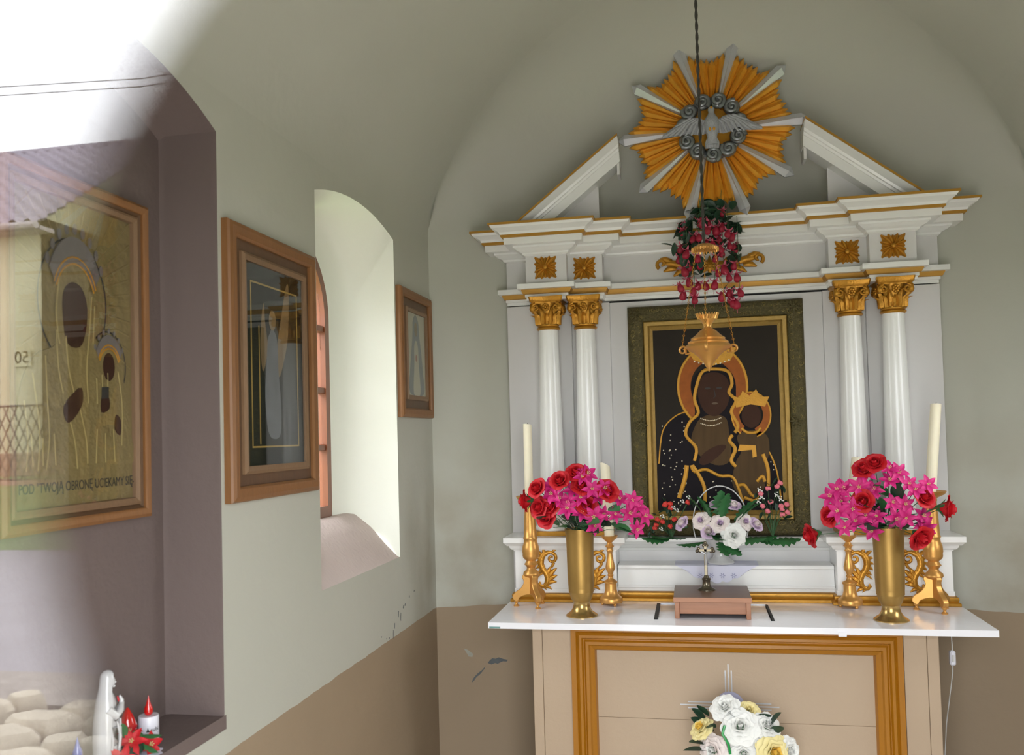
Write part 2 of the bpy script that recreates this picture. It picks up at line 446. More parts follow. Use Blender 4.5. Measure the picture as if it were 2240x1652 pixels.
# back wall: shallow curved apse and its conch
def yb(x): return 0.81 + math.sqrt(3.58 ** 2 - (x - XC) ** 2)
xs = [XL + (XR - XL) * i / 40 for i in range(41)]
mb = MB(); mb.loft([[(x, yb(x), z) for x in xs] for z in (0, 0.787, 1.5, 2.2, 2.6)], closed=False, cap=False)
def zv(x):
    for (a, za), (b, zb) in zip(VP, VP[1:]):
        if a <= x <= b and b > a: return za + (zb - za) * (x - a) / (b - a)
    return 2.6
rings = []
for k in range(0, 13):
    t = PI / 2 * k / 12
    yt = lambda x: YC - .55 * (1 - ((x - XC) / 1.34) ** 2)
    rings.append([(x, yt(x) + (yb(x) - yt(x)) * math.cos(t) if 0 < i < 40 else YC, 2.6 + (max(zv(x), 2.6) - 2.6 + .0015) * math.sin(t)) for i, x in enumerate(xs)])
mb.loft(rings, closed=False, cap=False)
wall_back = struct(mb.build('wall_back', 'wall_paint', smooth=50, fix=False))
# front wall with the doorway
DX0, DX1, DZ = -0.62, 0.86, 2.28
prof = [(XL, 0), (DX0, 0), (DX0, DZ), (DX1, DZ), (DX1, 0), (XR, 0)] + [p for p in reversed(VP)]
mb = MB(); mb.add([(x, YF, z) for x, z in prof], [tuple(range(len(prof)))])
mb.loft([[(x, y, z) for x, z in ((DX0, 0), (DX0, DZ), (DX1, DZ), (DX1, 0))] for y in (YF, 0.06)], closed=False, cap=False)
struct(mb.build('wall_front', 'wall_paint', fix=False))
mb = MB(); mb.box(XL, XR, 0.06, 4.4, -0.03, 0.0)
struct(mb.build('floor', 'floor_stone'))
# floor tiles near the altar are out of the picture; a plain stone floor carries the altar

# scuffs and paint chips on the plaster
def blob(cx, cy, pts): return [(cx + a, cy + b) for a, b in pts]
def chip(name, x, z, pts, m):
    mb = MB(); n = len(pts)
    mb.prism([(x + a, z + b) for a, b in pts], lambda a, b, d: (a, yb(a) - d, b), -0.001, 0.0012)
    return mb.build(name, m, wall_back)
chip('paint_chip', -0.965, 0.515, [(-.03, -.006), (-.012, -.014), (.004, -.008), (.016, -.012), (.04, -.002), (.058, -.004), (.064, .004), (.04, .010), (.022, .018), (.006, .012), (-.008, .016), (-.02, .006)], 'chip_grey')
chip('paint_chip', -1.035, 0.455, [(-.035, -.035), (-.028, -.016), (-.018, -.004), (-.004, .010), (.012, .020), (.030, .040), (.024, .026), (.006, .004), (-.012, -.010), (-.022, -.024)], 'chip_grey')
chip('paint_chip', -1.08, 0.55, [(-.022, .035), (-.008, .01), (.0, -.005), (.016, -.008), (.02, .006), (.006, .018), (-.006, .028)], 'chip_pale')
for (y, z, w, h) in [(3.50, .80, .003, .018), (3.52, .83, .003, .012), (3.57, .868, .006, .014), (3.60, .850, .004, .018), (3.64, .885, .008, .008), (3.66, .89, .005, .006), (3.72, .912, .005, .006), (3.79, .925, .005, .004), (3.45, .795, .006, .003), (3.42, .80, .004, .003), (3.36, .82, .003, .003)]:
    pts = [(-w, -h * .6), (0, -h), (w * .6, 0), (w, h * .8), (.1 * w, h), (-w * .7, .3 * h)]
    mb = MB(); mb.prism([(y + a, z + b) for a, b in pts], lambda a, b, d: (XL + d, a, b), -0.001, 0.0008)
    mb.build('scuff_mark', 'chip_grey', wall_left)

# ------------------------------------------------------------------ windows
def window(name, X, sgn):
    root = bpy.data.objects.new(name, None); COL.objects.link(root); root.location = (X, 3.2, 1.1); struct(root)
    px = lambda d: X + sgn * d
    o0 = outline(**WIN)
    o1 = outline(2.82, 3.565, 1.28, 2.12, 2.47, 'ell')
    oh = [((a[0] * .45 + b[0] * .55), (a[1] * .45 + b[1] * .55)) for a, b in zip(o0, o1)]
    o15 = outline(2.83, 3.54, 1.284, 2.12, 2.455, 'ell')
    o2 = outline(2.81, 3.43, 1.285, 2.09, 2.40, 'ell')
    o3 = outline(2.72, 3.52, 1.24, 2.10, 2.48, 'ell')
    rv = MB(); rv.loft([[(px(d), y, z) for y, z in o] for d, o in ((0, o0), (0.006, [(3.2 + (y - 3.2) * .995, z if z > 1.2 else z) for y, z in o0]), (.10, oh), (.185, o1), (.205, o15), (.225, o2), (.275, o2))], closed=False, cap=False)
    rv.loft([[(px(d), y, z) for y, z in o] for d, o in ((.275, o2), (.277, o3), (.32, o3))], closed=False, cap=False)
    rv.build('reveal', 'reveal_lit_paint', root, smooth=60, fix=False)
    sl = MB(); rows = []
    for d, ya, yb_, z in ((0, 2.795, 3.607, 1.10), (.012, 2.796, 3.604, 1.108), (.06, 2.806, 3.582, 1.165), (.12, 2.80, 3.585, 1.232), (.18, 2.81, 3.575, 1.282), (.21, 2.80, 3.55, 1.292), (.30, 2.80, 3.44, 1.290), (.34, 2.78, 3.48, 1.25)):
        rows.append([(px(d), ya + (yb_ - ya) * i / 10, z + (0.002 * math.sin(i * 1.7 + d * 20) if d > .02 else -.002)) for i in range(11)])
    sl.loft(rows, closed=False, cap=False); sl.build('window_sill', 'sill_paint', root, smooth=60, fix=False)
    # timber frame with glazing bars and panes
    oi = outline(2.85, 3.39, 1.335, 2.09, 2.36, 'ell')
    fr = MB(); ring = lambda o, d: [(px(d), y, z) for y, z in o]
    fr.loft([ring(o2, .225), ring(oi, .225), ring(oi, .27), ring(o2, .27), ring(o2, .225)], closed=True, cap=False)
    fr.build('window_frame', 'window_wood', root, smooth=40)
    zb = [1.335, 1.57, 1.80, 2.05, 2.325]
    for z in zb[1:-1]:
        mb = MB(); mb.box(min(px(.23), px(.262)), max(px(.23), px(.262)), 2.85, 3.39, z - .013, z + .013); mb.build('glazing_bar', 'window_wood', root, bevel=.003)
    mb = MB(); mb.box(min(px(.23), px(.262)), max(px(.23), px(.262)), 3.108, 3.132, 1.335, 2.35); mb.build('glazing_bar', 'window_wood', root, bevel=.003)
    for i in range(3):
        for a, b in ((2.85, 3.108), (3.132, 3.39)):
            mb = MB(); mb.box(min(px(.244), px(.248)), max(px(.244), px(.248)), a, b, zb[i] + (.013 if i else 0), zb[i + 1] - .013); mb.build('pane', 'clear_glass', root)
    for s in (0, 1):
        ap = [p for p in ell_arch(2.85, 3.39, 2.09, 2.36, 24) if (p[0] > 3.132) == bool(s) and not 3.108 < p[0] < 3.132]
        ed = 3.132 if s else 3.108
        pts = ([(ed, 2.063), (3.39, 2.063)] + ap) if s else (ap + [(2.85, 2.063), (ed, 2.063)])
        mb = MB(); mb.prism(pts, lambda a, b, d: (px(d), a, b), .244, .248); mb.build('pane', 'clear_glass', root)
    return root
window('window_1', XL, -1)
window('window_2', XR, 1)

# ------------------------------------------------------------------ picture niche in the left wall
nr = bpy.data.objects.new('wall_niche', None); COL.objects.link(nr); nr.location = (XL, 1.69, 0.886); struct(nr)
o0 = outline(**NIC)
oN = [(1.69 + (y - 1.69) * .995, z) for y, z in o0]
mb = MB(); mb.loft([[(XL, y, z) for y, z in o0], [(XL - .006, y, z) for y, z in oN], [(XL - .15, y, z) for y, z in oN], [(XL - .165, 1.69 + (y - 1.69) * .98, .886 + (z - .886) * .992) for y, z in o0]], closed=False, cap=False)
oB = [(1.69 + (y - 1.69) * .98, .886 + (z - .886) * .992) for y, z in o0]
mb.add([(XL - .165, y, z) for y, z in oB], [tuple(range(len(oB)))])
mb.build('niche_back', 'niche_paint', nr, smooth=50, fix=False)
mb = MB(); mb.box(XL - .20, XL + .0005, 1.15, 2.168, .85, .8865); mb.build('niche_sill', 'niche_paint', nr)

# ------------------------------------------------------------------ narrow frameless glass strip in the doorway; made-up round notch bounds its reflection
door = bpy.data.objects.new('door_1', None); COL.objects.link(door); door.location = (-0.115, 0.10, 0.0); struct(door)
ol = [(-.175, .04), (NOTCH_X, .04)] + [p for p in arc(0.0, 1.600, NOTCH_R, NOTCH_R, 360 - math.degrees(math.acos(NOTCH_X / NOTCH_R)), math.degrees(math.acos(NOTCH_X / NOTCH_R)), 28)] + [(NOTCH_X, 2.24), (-.175, 2.24)]
mb = MB(); mb.prism(ol, lambda a, b, d: (a, d, b), .097, .103); pane = mb.build('glass_pane', 'door_glass', door)
for z0, z1 in ((0, .09), (2.19, 2.28)):
    mb = MB(); mb.box(-.15, -.08, .085, .115, z0, z1); mb.build('patch_fitting', 'pewter', door, bevel=.004)
for z0, z1 in ((.0, 2.28),):
    for x0, x1 in ((-.62, -.572), (.812, .86)):
        mb = MB(); mb.box(x0, x1, .07, .13, z0, z1); mb.build('door_frame', 'door_wood', door, bevel=.004)

# ------------------------------------------------------------------ outside: street, bank, fence and house opposite (seen mirrored in the glass)
mb = MB(); mb.box(-60, 60, -60, 0.05, -.30, -.05); struct(mb.build('ground', 'gravel'))
mb = MB(); mb.box(-2.6, 2.8, -2.9, 0.055, -.05, -.012); struct(mb.build('path', 'bounce_concrete'))  # pale apron, unseen, added to bounce daylight up into the vault
mb = MB(); mb.box(-60, -1.8, 0.05, 60, -.30, -.06); struct(mb.build('lawn', 'grass_green'))
mb = MB(); mb.box(1.9, 60, 0.05, 60, -.30, -.06); struct(mb.build('lawn', 'grass_green'))
mb = MB(); mb.loft([[(-60, y, z), (-30, y, z), (0, y, z), (40, y, z)] for y, z in ((-5.6, -.05), (-5.7, -.02), (-9, .02), (-12.2, -.02), (-12.3, -.05))], closed=False, cap=False); struct(mb.build('road', 'asphalt', fix=False))
mb = MB(); mb.loft([[(-60, y, z), (-20, y, z + .05), (-10, y, z), (40, y, z)] for y, z in ((-12.2, -.06), (-12.6, .35), (-13.1, .95), (-14, 1.02), (-60, 1.1))], closed=False, cap=False); struct(mb.build('grass_bank', 'grass_green', smooth=60, fix=False))
def house():
    r = thing('house', 'pale yellow house with a wavy tiled roof mirrored in the glass', 'house', (-17.3, -19.6, 1.0))
    mb = MB(); mb.add([(-12.6, -15.3, .9), (-12.6, -23.9, .9), (-12.6, -23.9, 6.2), (-12.6, -19.6, 8.9), (-12.6, -15.3, 6.2)], [(0, 1, 2, 3, 4)])
    mb.box(-22, -12.6, -23.9, -15.3, .9, 6.2); mb.build('house_wall', 'render_yellow', r, fix=False)
    mb = MB(); mb.box(-22.05, -12.55, -23.95, -15.25, .9, 1.5); mb.build('plinth', 'plinth', r)
    for sgn in (1, -1):
        mb = MB(); rows = []; nrow, nx = 18, 300
        for k in range(nrow):
            for t, dz in ((k / nrow, .0), ((k + .93) / nrow, .075), ((k + .97) / nrow, .065)):
                rows.append([(-22.4 + 10.1 * i / nx, -19.6 + sgn * 4.75 * t, 9.15 - 3.2 * t + dz + .05 * math.sin(i * 2 * PI / 10)) for i in range(nx + 1)])
        mb.loft(rows, closed=False, cap=False); mb.build('roof_slope', 'roof_tile', r, smooth=40, fix=False)
    mb = MB(); mb.tube([(-22.4, -19.6, 9.16), (-12.3, -19.6, 9.16)], .1, 8); mb.build('ridge', 'roof_tile', r)
    mb = MB(); mb.tube([(-22.4, -14.8, 5.92), (-12.3, -14.8, 5.92)], .075, 8); mb.build('gutter', 'gutter', r)
    mb = MB(); mb.box(-22.4, -12.3, -15.3, -14.9, 5.85, 5.93); mb.build('soffit', 'gutter', r)
    mb = MB(); mb.box(-13.22, -12.82, -15.27, -15.255, 3.22, 3.56); pl = mb.build('number_plate', 'render_yellow', r)
    text_mesh('number', '50', .34, 'black', pl, lambda x, y, z: (-13.02 - x, -15.25 + .002, 3.29 + y), align='CENTER')
house()
def fence():
    r = thing('chain_link_fence', 'chain link fence on the grass bank before the yellow house', 'fence', (-12, -13.25, 1.0))
    mb = MB(); zb, zt, y = 1.05, 2.33, -13.25
    x = -18.0
    while x < -7.0:
        mb.tube([(x, y, zb), (x + .62, y, zt)], .014, 4); mb.tube([(x + .62, y + .01, zb), (x, y + .01, zt)], .014, 4); x += .17
    tag(mb.build('wire_mesh', 'fence_wire', r), kind='stuff')
    for z in (zb, zt): m2 = MB(); m2.tube([(-18.2, y, z), (-6.4, y, z)], .022, 6); m2.build('rail', 'fence_wire', r)
    for i in range(5): m2 = MB(); m2.tube([(-18 + i * 2.8, y - .03, .9), (-18 + i * 2.8, y - .03, 2.45)], .03, 6); m2.build('post', 'fence_wire', r)
    m2 = MB(); m2.box(-18.2, -6.4, -13.35, -13.12, .86, 1.04); m2.build('kerb_board', 'plinth', r)
fence()
mb = MB(); mb.box(-7.5, -1.5, -4.85, -3.0, -.06, -.045); struct(mb.build('ground_gap_shade', 'gap_shade'))  # dark sheet added under the stones in place of shade in their gaps
kerb = thing('rubble_kerb', 'kerb of rough pale field stones at the edge of the road', 'kerb', (-3.9, -4.4, -.05))
def rock(c, s, seed):
    rd = random.Random(seed); mb = MB(); R = []
    ph = [rd.uniform(0, 6.28) for _ in range(6)]
    for i in range(7):
        t = PI * i / 6; q = max(math.sin(t), .05) ** .5
        R.append([(c[0] + s[0] * q * math.cos(a) * (1 + .22 * math.sin(2 * a + ph[0]) + .16 * math.sin(3 * a + ph[1] + i * .6)), c[1] + s[1] * q * math.sin(a) * (1 + .2 * math.sin(2 * a + ph[2]) + .14 * math.sin(4 * a + ph[3])), c[2] - s[2] * math.cos(t)) for a in [2 * PI * j / 10 for j in range(10)]])
    return mb.loft(R)
k = 0
for yaw, r_, s in [(-41.2, 5.55, .2), (-39.3, 5.75, .2), (-37.2, 5.85, .17), (-41.5, 6.2, .13), (-40.0, 6.3, .12), (-35.5, 5.5, .16), (-38.2, 5.25, .14), (-40.5, 5.1, .18), (-43.5, 5.7, .2), (-36.4, 5.1, .13), (-34.0, 5.9, .15)]:
    a = math.radians(yaw)
    rock((r_ * math.sin(a), .2 - r_ * math.cos(a), .0), (s, s * .8, .11), 40 + k).build('stone', 'stone_pale', kerb, smooth=30); k += 1
lp_ = thing('power_line', 'thin overhead cables on a wooden pole mirrored in the glass', 'power line', (-5.2, -13.4, 1.0))
for dz in (0, .12):
    mb = MB(); mb.tube([(-17.8, -3.75, 6.9 + dz), (-12.0, -8.2, 6.2 + dz), (-9.2, -10.35, 6.47 + dz), (-7.76, -11.45, 6.87 + dz), (-5.2, -13.4, 7.9 + dz)], .007, 5); mb.build('cable', 'black', lp_)
for x, y in ((-5.2, -13.4), (-17.8, -3.75)):
    mb = MB(); mb.tube([(x, y, -.1), (x, y, 8.3)], [.14, .10], 10); mb.build('pole', 'bark', lp_)
def tree(x, y, h, r, label, seed):
    t = thing('shrub', label, 'shrub', (x, y, -.06), 'shrubs outside the windows')
    mb = MB(); mb.tube([(x, y, -.06), (x + .05, y, h * .5)], .06, 6); mb.build('trunk', 'bark', t)
    rd = random.Random(seed); mb = MB()
    for i in range(900):
        u, v = rd.uniform(0, 2 * PI), math.acos(rd.uniform(-1, 1)); q = rd.uniform(.5, 1) ** .5
        c = Vector((x + r * q * math.sin(v) * math.cos(u), y + r * q * math.sin(v) * math.sin(u), h * .6 + h * .45 * q * math.cos(v)))
        a = Vector((rd.uniform(-1, 1), rd.uniform(-1, 1), rd.uniform(-1, 1))).normalized(); b = a.orthogonal().normalized(); s = rd.uniform(.07, .14)
        mb.add([c - a * s, c + b * s * .6, c + a * s, c - b * s * .6], [(0, 1, 2, 3)])
    tag(mb.build('foliage', 'foliage', t, fix=False), kind='stuff')
for i, (x, y, h, r) in enumerate([(-9.6, 0.0, 2.4, 1.3), (-10.2, 3.6, 2.8, 1.5), (-9.8, 7.2, 3.4, 1.6), (9.6, 3.4, 2.4, 1.3)]):
    tree(x, y, h, r, ['leafy shrub outside the arched window, nearest the street', 'tall leafy shrub facing the arched window outside', 'leafy shrub outside the arched window, beside the altar end', 'leafy shrub outside the unseen window opposite'][i], i)
# ------------------------------------------------------------------ altar: table, retable, painting, sunburst
U = lambda u: XC + u                       # altar axis
# --- altar table (mensa board on a panelled body)
tb = thing('altar_table', 'white altar table board on a beige body with an ochre frame', 'altar', (XC, 3.77, 0.0))
MZ = 0.846
mb = MB(); mb.box(U(-.950), U(-.292), 3.537, 4.06, MZ - .024, MZ); mb.box(U(.178), U(.950), 3.537, 4.06, MZ - .024, MZ); mb.box(U(-.292), U(.178), 3.537, 3.645, MZ - .024, MZ); mb.box(U(-.292), U(.178), 3.992, 4.06, MZ - .024, MZ); mb.build('table_board', 'table_white', tb, fix=False)
mb = MB(); mb.box(U(-.279), U(.166), 3.647, 3.99, MZ - .024, MZ - .004); mb.build('inset_board', 'table_white', tb, bevel=.002)
mb = MB(); mb.prism([(U(-.30), 0), (U(-.285), .004), (U(-.276), .022), (U(-.292), .02)], lambda a, b, d: (a, d, MZ - .02 + b), 3.66, 3.985); mb.build('gap_strip', 'black', tb)
mb = MB(); mb.box(U(.168), U(.176), 3.66, 3.985, MZ - .022, MZ + .001); mb.build('gap_strip', 'black', tb)
mb = MB(); mb.box(U(-.945), U(-.90), 3.5362, 3.538, MZ - .023, MZ - .016); mb.build('paint_flake', 'teal_paint', tb)
mb = MB(); mb.box(U(.395), U(.425), 3.532, 3.54, MZ - .032, MZ - .014); mb.build('nail_plate', 'table_white', tb, bevel=.002)
for x0, x1 in ((-.785, -.745), (-.7435, -.62), (.64, .722), (.7235, .765)):
    mb = MB(); mb.box(U(x0), U(x1), 3.62, 3.98, 0, MZ - .0245); mb.build('body_board', 'beige_panel', tb, bevel=.0015)
mb = MB(); mb.box(U(-.62), U(.64), 3.66, 3.98, 0, MZ - .0245); mb.build('body_core', 'beige_panel', tb)
for z0, z1 in ((.10, .4505), (.4515, .74)):
    mb = MB(); mb.box(U(-.53), U(.545), 3.645, 3.665, z0, z1); mb.build('front_panel', 'beige_panel', tb, bevel=.001)
fp = [(0, .0), (0, .040), (.020, .040), (.024, .034), (.034, .046), (.044, .046), (.050, .034), (.053, .034), (.060, .042), (.072, .042), (.078, .032), (.083, .030), (.094, .024), (.1, .006), (.1, .0)]
mb = MB(); frame_rect(mb, U(-.625), U(.635), .02, MZ - .025, fp, lambda a, b, h: (a, 3.645 - h, b)); mb.build('moulded_frame', 'ochre_frame', tb, smooth=30)
# thin silver cross painted on the front panel
cr = []
for dx, l in ((-.012, .115), (0, .14), (.012, .115)):
    cr.append((U(-.008) + dx - .0022, U(-.008) + dx + .0022, .555, .535 + l))
for dz, l in ((-.012, .16), (0, .19), (.012, .16)):
    cr.append((U(-.008) - l, U(-.008) - .03, .512 + dz - .0022, .512 + dz + .0022)); cr.append((U(-.008) + .03, U(-.008) + l, .512 + dz - .0022, .512 + dz + .0022))
for x0, x1, z0, z1 in cr:
    mb = MB(); mb.box(x0, x1, 3.6435, 3.6455, z0, z1); mb.build('cross_line', 'silver_paint', tb)
mb = MB(); mb.lathe([(.056, 0), (.056, .002)], seg=28).xform(Matrix.Translation((U(-.005), 3.645, .512)) @ Matrix.Rotation(PI / 2, 4, 'X')); mb.build('host_disc', 'lace_line', tb)

# --- retable
rt = thing('altar_retable', 'white columned altar retable with gilt mouldings and broken pediment', 'altar', (XC, 4.1, MZ))
STEP = [(-.97, 4.245), (-.97, 4.20), (-.85, 4.20), (-.85, 4.06), (-.66, 4.06), (-.66, 4.12), (-.50, 4.12), (-.50, 4.20)]
PATH = [(U(u), y) for u, y in STEP] + [(U(-u), y) for u, y in reversed(STEP)]
def moulding(name, prof, m, path=PATH, smooth=30):
    mb = MB(); sweep(mb, path, prof); return mb.build(name, m, rt, smooth=smooth, fix=False)
# architrave with soffit
mb = MB(); sweep(mb, PATH, [(0, 2.222), (0, 2.236), (.006, 2.238), (.006, 2.250)])
mb.add([(x, y, 2.222) for x, y in PATH], [tuple(range(len(PATH)))])
mb.build('architrave', 'white_gloss', rt, fix=False)
moulding('gilt_fillet', [(.006, 2.250), (.014, 2.252), (.022, 2.268), (.022, 2.271)], 'gilt_line')
moulding('architrave_cap', [(.022, 2.271), (.038, 2.273), (.038, 2.296), (.0, 2.300)], 'white_gloss')
moulding('frieze', [(0, 2.298), (0, 2.44)], 'white_panel')
moulding('bed_moulding', [(0, 2.430), (.012, 2.436), (.014, 2.444), (.034, 2.452), (.046, 2.462), (.050, 2.462), (.050, 2.472), (.084, 2.473)], 'white_gloss')
moulding('corona', [(.084, 2.473), (.086, 2.503)], 'white_gloss')
moulding('gilt_fillet', [(.086, 2.503), (.094, 2.504), (.099, 2.510), (.099, 2.516)], 'gilt_line')
moulding('crown_moulding', [(.099, 2.516), (.104, 2.527), (.117, 2.536), (.133, 2.543), (.139, 2.554)], 'white_gloss')
moulding('gilt_edge', [(.139, 2.554), (.146, 2.554), (.146, 2.564)], 'gilt_line')
# cornice top
n = len(PATH); P = [Vector(p) for p in PATH]
def offset_path(path, d):
    P = [Vector(p) for p in path]; out = []
    for i in range(len(P)):
        nr_ = lambda a, b: Vector(((b - a).normalized().y, -(b - a).normalized().x))
        n2 = nr_(P[i], P[i + 1]) if i < len(P) - 1 else nr_(P[i - 1], P[i]); n1 = nr_(P[i - 1], P[i]) if i else n2
        o = (n1 + n2) / (1 + n1.dot(n2)); out.append((P[i].x + o.x * d, P[i].y + o.y * d))
    return out
op = offset_path(PATH, .146)
mb = MB(); mb.add([(x, y, 2.564) for x, y in op], [tuple(range(len(op)))]); mb.build('cornice_top', 'white_panel', rt, fix=False)
# back boards
for x0, x1, y, nm in ((-.97, -.66, 4.19, 'back_board'), (.66, .97, 4.19, 'back_board'), (-.66, -.48, 4.205, 'back_board'), (.48, .66, 4.205, 'back_board'), (-.48, .48, 4.22, 'back_board')):
    mb = MB(); mb.box(U(x0), U(x1), y, 4.26, .86 if abs(x0) > .9 or x1 > .9 else 1.0, 2.216); mb.build(nm, 'white_panel', rt, bevel=.0015)
mb = MB(); mb.box(U(-.48), U(.48), 4.219, 4.23, 2.214, 2.222); mb.build('shadow_gap', 'black_gap', rt)
# pedestals, plinths, gilt base strip
for s in (-1, 1):
    x0, x1 = sorted((s * .925, s * .467))
    mb = MB(); mb.box(U(x0), U(x1), 4.0, 4.2, .884, 1.09); ped = mb.build('pedestal', 'white_gloss', rt, bevel=.002)
    pth = [(U(x0), 4.2), (U(x0), 4.0), (U(x1), 4.0), (U(x1), 4.2)]
    mb = MB(); sweep(mb, pth, [(0, 1.072), (.004, 1.073), (.004, 1.078), (.012, 1.080), (.020, 1.090), (.022, 1.098), (.030, 1.099), (.040, 1.110), (.044, 1.113), (.044, 1.136), (.036, 1.138)])
    oo = offset_path(pth, .036); mb.add([(x, y, 1.138) for x, y in oo], [(0, 1, 2, 3)])
    mb.build('pedestal_cornice', 'white_gloss', rt, smooth=30, fix=False)
    mb = MB(); sweep(mb, pth, [(.003, .884), (.003, .905), (0, .906)]); mb.build('pedestal_base', 'white_gloss', rt, fix=False)
    mb = MB(); sweep(mb, pth, [(.0, .847), (.022, .847), (.022, .858), (.012, .864), (.016, .872), (.014, .882), (.006, .886), (0, .886)]); mb.build('gilt_base', 'gilt', rt, smooth=40, fix=False)
    xa, xb = sorted((s * .85, s * .485))
    mb = MB(); mb.box(U(xa), U(xb), 4.01, 4.19, 1.138, 1.160); mb.build('gilt_plinth', 'gilt', rt, bevel=.002)
# centre predella: cornice, recess, shelf and lower panel
mb = MB(); mb.box(U(-.467), U(.467), 4.19, 4.24, .88, 1.10); mb.build('predella_back', 'white_panel', rt)
pth = [(U(-.467), 4.19), (U(.467), 4.19)]
mb = MB(); sweep(mb, pth, [(0, 1.050), (.006, 1.052), (.010, 1.062), (.022, 1.070), (.028, 1.082), (.036, 1.084), (.042, 1.094), (.046, 1.096), (.046, 1.114), (-.04, 1.114)]); mb.build('predella_cornice', 'white_gloss', rt, smooth=30, fix=False)
mb = MB(); mb.box(U(-.465), U(.465), 4.05, 4.19, .985, 1.003); mb.build('shelf', 'white_gloss', rt, bevel=.003)
mb = MB(); mb.box(U(-.465), U(.465), 4.062, 4.19, .886, .985); mb.build('lower_panel', 'white_gloss', rt, bevel=.001)
mb = MB(); sweep(mb, [(U(-.465), 4.062), (U(.465), 4.062)], [(0, .900), (.004, .902), (.004, .912), (0, .914)]); mb.build('panel_bead', 'white_gloss', rt, fix=False)
mb = MB(); sweep(mb, [(U(-.465), 4.05), (U(.465), 4.05)], [(.0, .847), (.022, .847), (.022, .858), (.012, .864), (.016, .872), (.014, .882), (.006, .886), (-.02, .886)]); mb.build('gilt_base', 'gilt', rt, smooth=40, fix=False)

# columns with gilt composite capitals
def capital_mesh():
    mb = MB()
    mb.lathe([(.047, 0), (.053, .003), (.055, .008), (.052, .013), (.047, .014), (.051, .018), (.051, .022), (.046, .024), (.047, .05), (.052, .08), (.062, .11), (.066, .125), (.05, .128)], seg=20)
    # abacus with concave sides
    ol = []
    for k in range(4):
        a0 = PI / 4 + k * PI / 2
        for i in range(7):
            t = i / 6; p0 = Vector((math.cos(a0), math.sin(a0))) * .112; p1 = Vector((math.cos(a0 + PI / 2), math.sin(a0 + PI / 2))) * .112
            q = p0.lerp(p1, .04 + t * .92); q *= (1 - .11 * math.sin(PI * t)); ol.append((q.x, q.y))
    mb.loft([[(x * s, y * s, z) for x, y in ol] for s, z in ((.86, .120), (.88, .126), (.95, .130), (.97, .140), (1.0, .146), (1.0, .152))])
    for tier, (nz, r0, z0, h, w, cv) in enumerate(((8, .050, .024, .060, .030, .020), (8, .054, .026, .088, .026, .024))):
        for k in range(nz):
            a = 2 * PI * (k + .5 * tier) / nz; rings = []
            for i in range(7):
                t = i / 6; r = r0 + .006 * t + cv * max(0, t - .55) ** 1.4 * 3.2; z = z0 + h * (t - max(0, t - .75) * .75)
                ww = w * (.55 + .45 * math.sin(PI * min(1, t * 1.15))) * (1 - .55 * t ** 3)
                c = Vector((math.cos(a), math.sin(a))); tg = Vector((-c.y, c.x))
                row = []
                for j, (q, e) in enumerate(((-1, -.004), (-.5, .003), (0, .008), (.5, .003), (1, -.004))):
                    p = c * (r + e) + tg * (ww * .5 * q * (1 + .16 * math.sin(i * 2.6)))
                    row.append((p.x, p.y, z))
                rings.append(row)
            mb.loft(rings, closed=False, cap=False)
    for k in range(4):
        a = PI / 4 + k * PI / 2; c = Vector((math.cos(a), math.sin(a)))
        for sd in (-1, 1):
            tg = Vector((-c.y, c.x)) * sd
            pts = [((c * (.078 + .0) + tg * (.010 + 0)).x, 0, 0)]
            sp = spiral(0, 0, .019, .003, 90, -1.6 * 1, 18)
            base = c * .082 + tg * .014; dr = (c * .72 - tg * .69).normalized()
            mb.tube([(base.x + dr.x * p, base.y + dr.y * p, .100 + q) for p, q in sp], [.006 - .003 * i / 18 for i in range(19)], 6)
        mb.ball((c.x * .088, c.y * .088, .098), (.014, .014, .018), 8, 6)
    for k in range(4):
        a = k * PI / 2; c = Vector((math.cos(a), math.sin(a))); tg = Vector((-c.y, c.x))
        for i in range(7):
            b = 2 * PI * i / 7
            mb.ball((c.x * .070 + tg.x * .011 * math.cos(b), c.y * .070 + tg.y * .011 * math.cos(b), .100 + .012 * math.sin(b)), .0075, 6, 4)
        mb.ball((c.x * .074, c.y * .074, .100), .006, 6, 4)
    return mb
col0 = None
for u, y in ((-.756, 4.09), (-.587, 4.125), (.580, 4.125), (.752, 4.09)):
    if col0 is None:
        mb = MB(); mb.lathe([(.0585 - .0150 * (i / 12) ** 1.3, 1.205 + (2.086 - 1.205) * i / 12) for i in range(13)], (0, 0, -1.16), 28)
        col0 = mb.build('column', 'white_gloss', None, smooth=40, local=True); col0.parent = rt
        b = MB(); b.lathe([(.080, 0), (.083, .006), (.083, .016), (.078, .022), (.068, .024), (.066, .030), (.072, .034), (.073, .040), (.069, .046), (.060, .050), (.058, .056)], seg=28)
        b.build('column_base', 'white_gloss', col0, smooth=40, local=True)
        cp = capital_mesh().build('capital', 'carved_gold', col0, smooth=50, local=True); cp.location = (0, 0, 2.082 - 1.16)
        col0.location = (u, y - 4.1, 1.16 - MZ)
    else:
        dup(col0, rt, (u, y - 4.1, 1.16 - MZ))
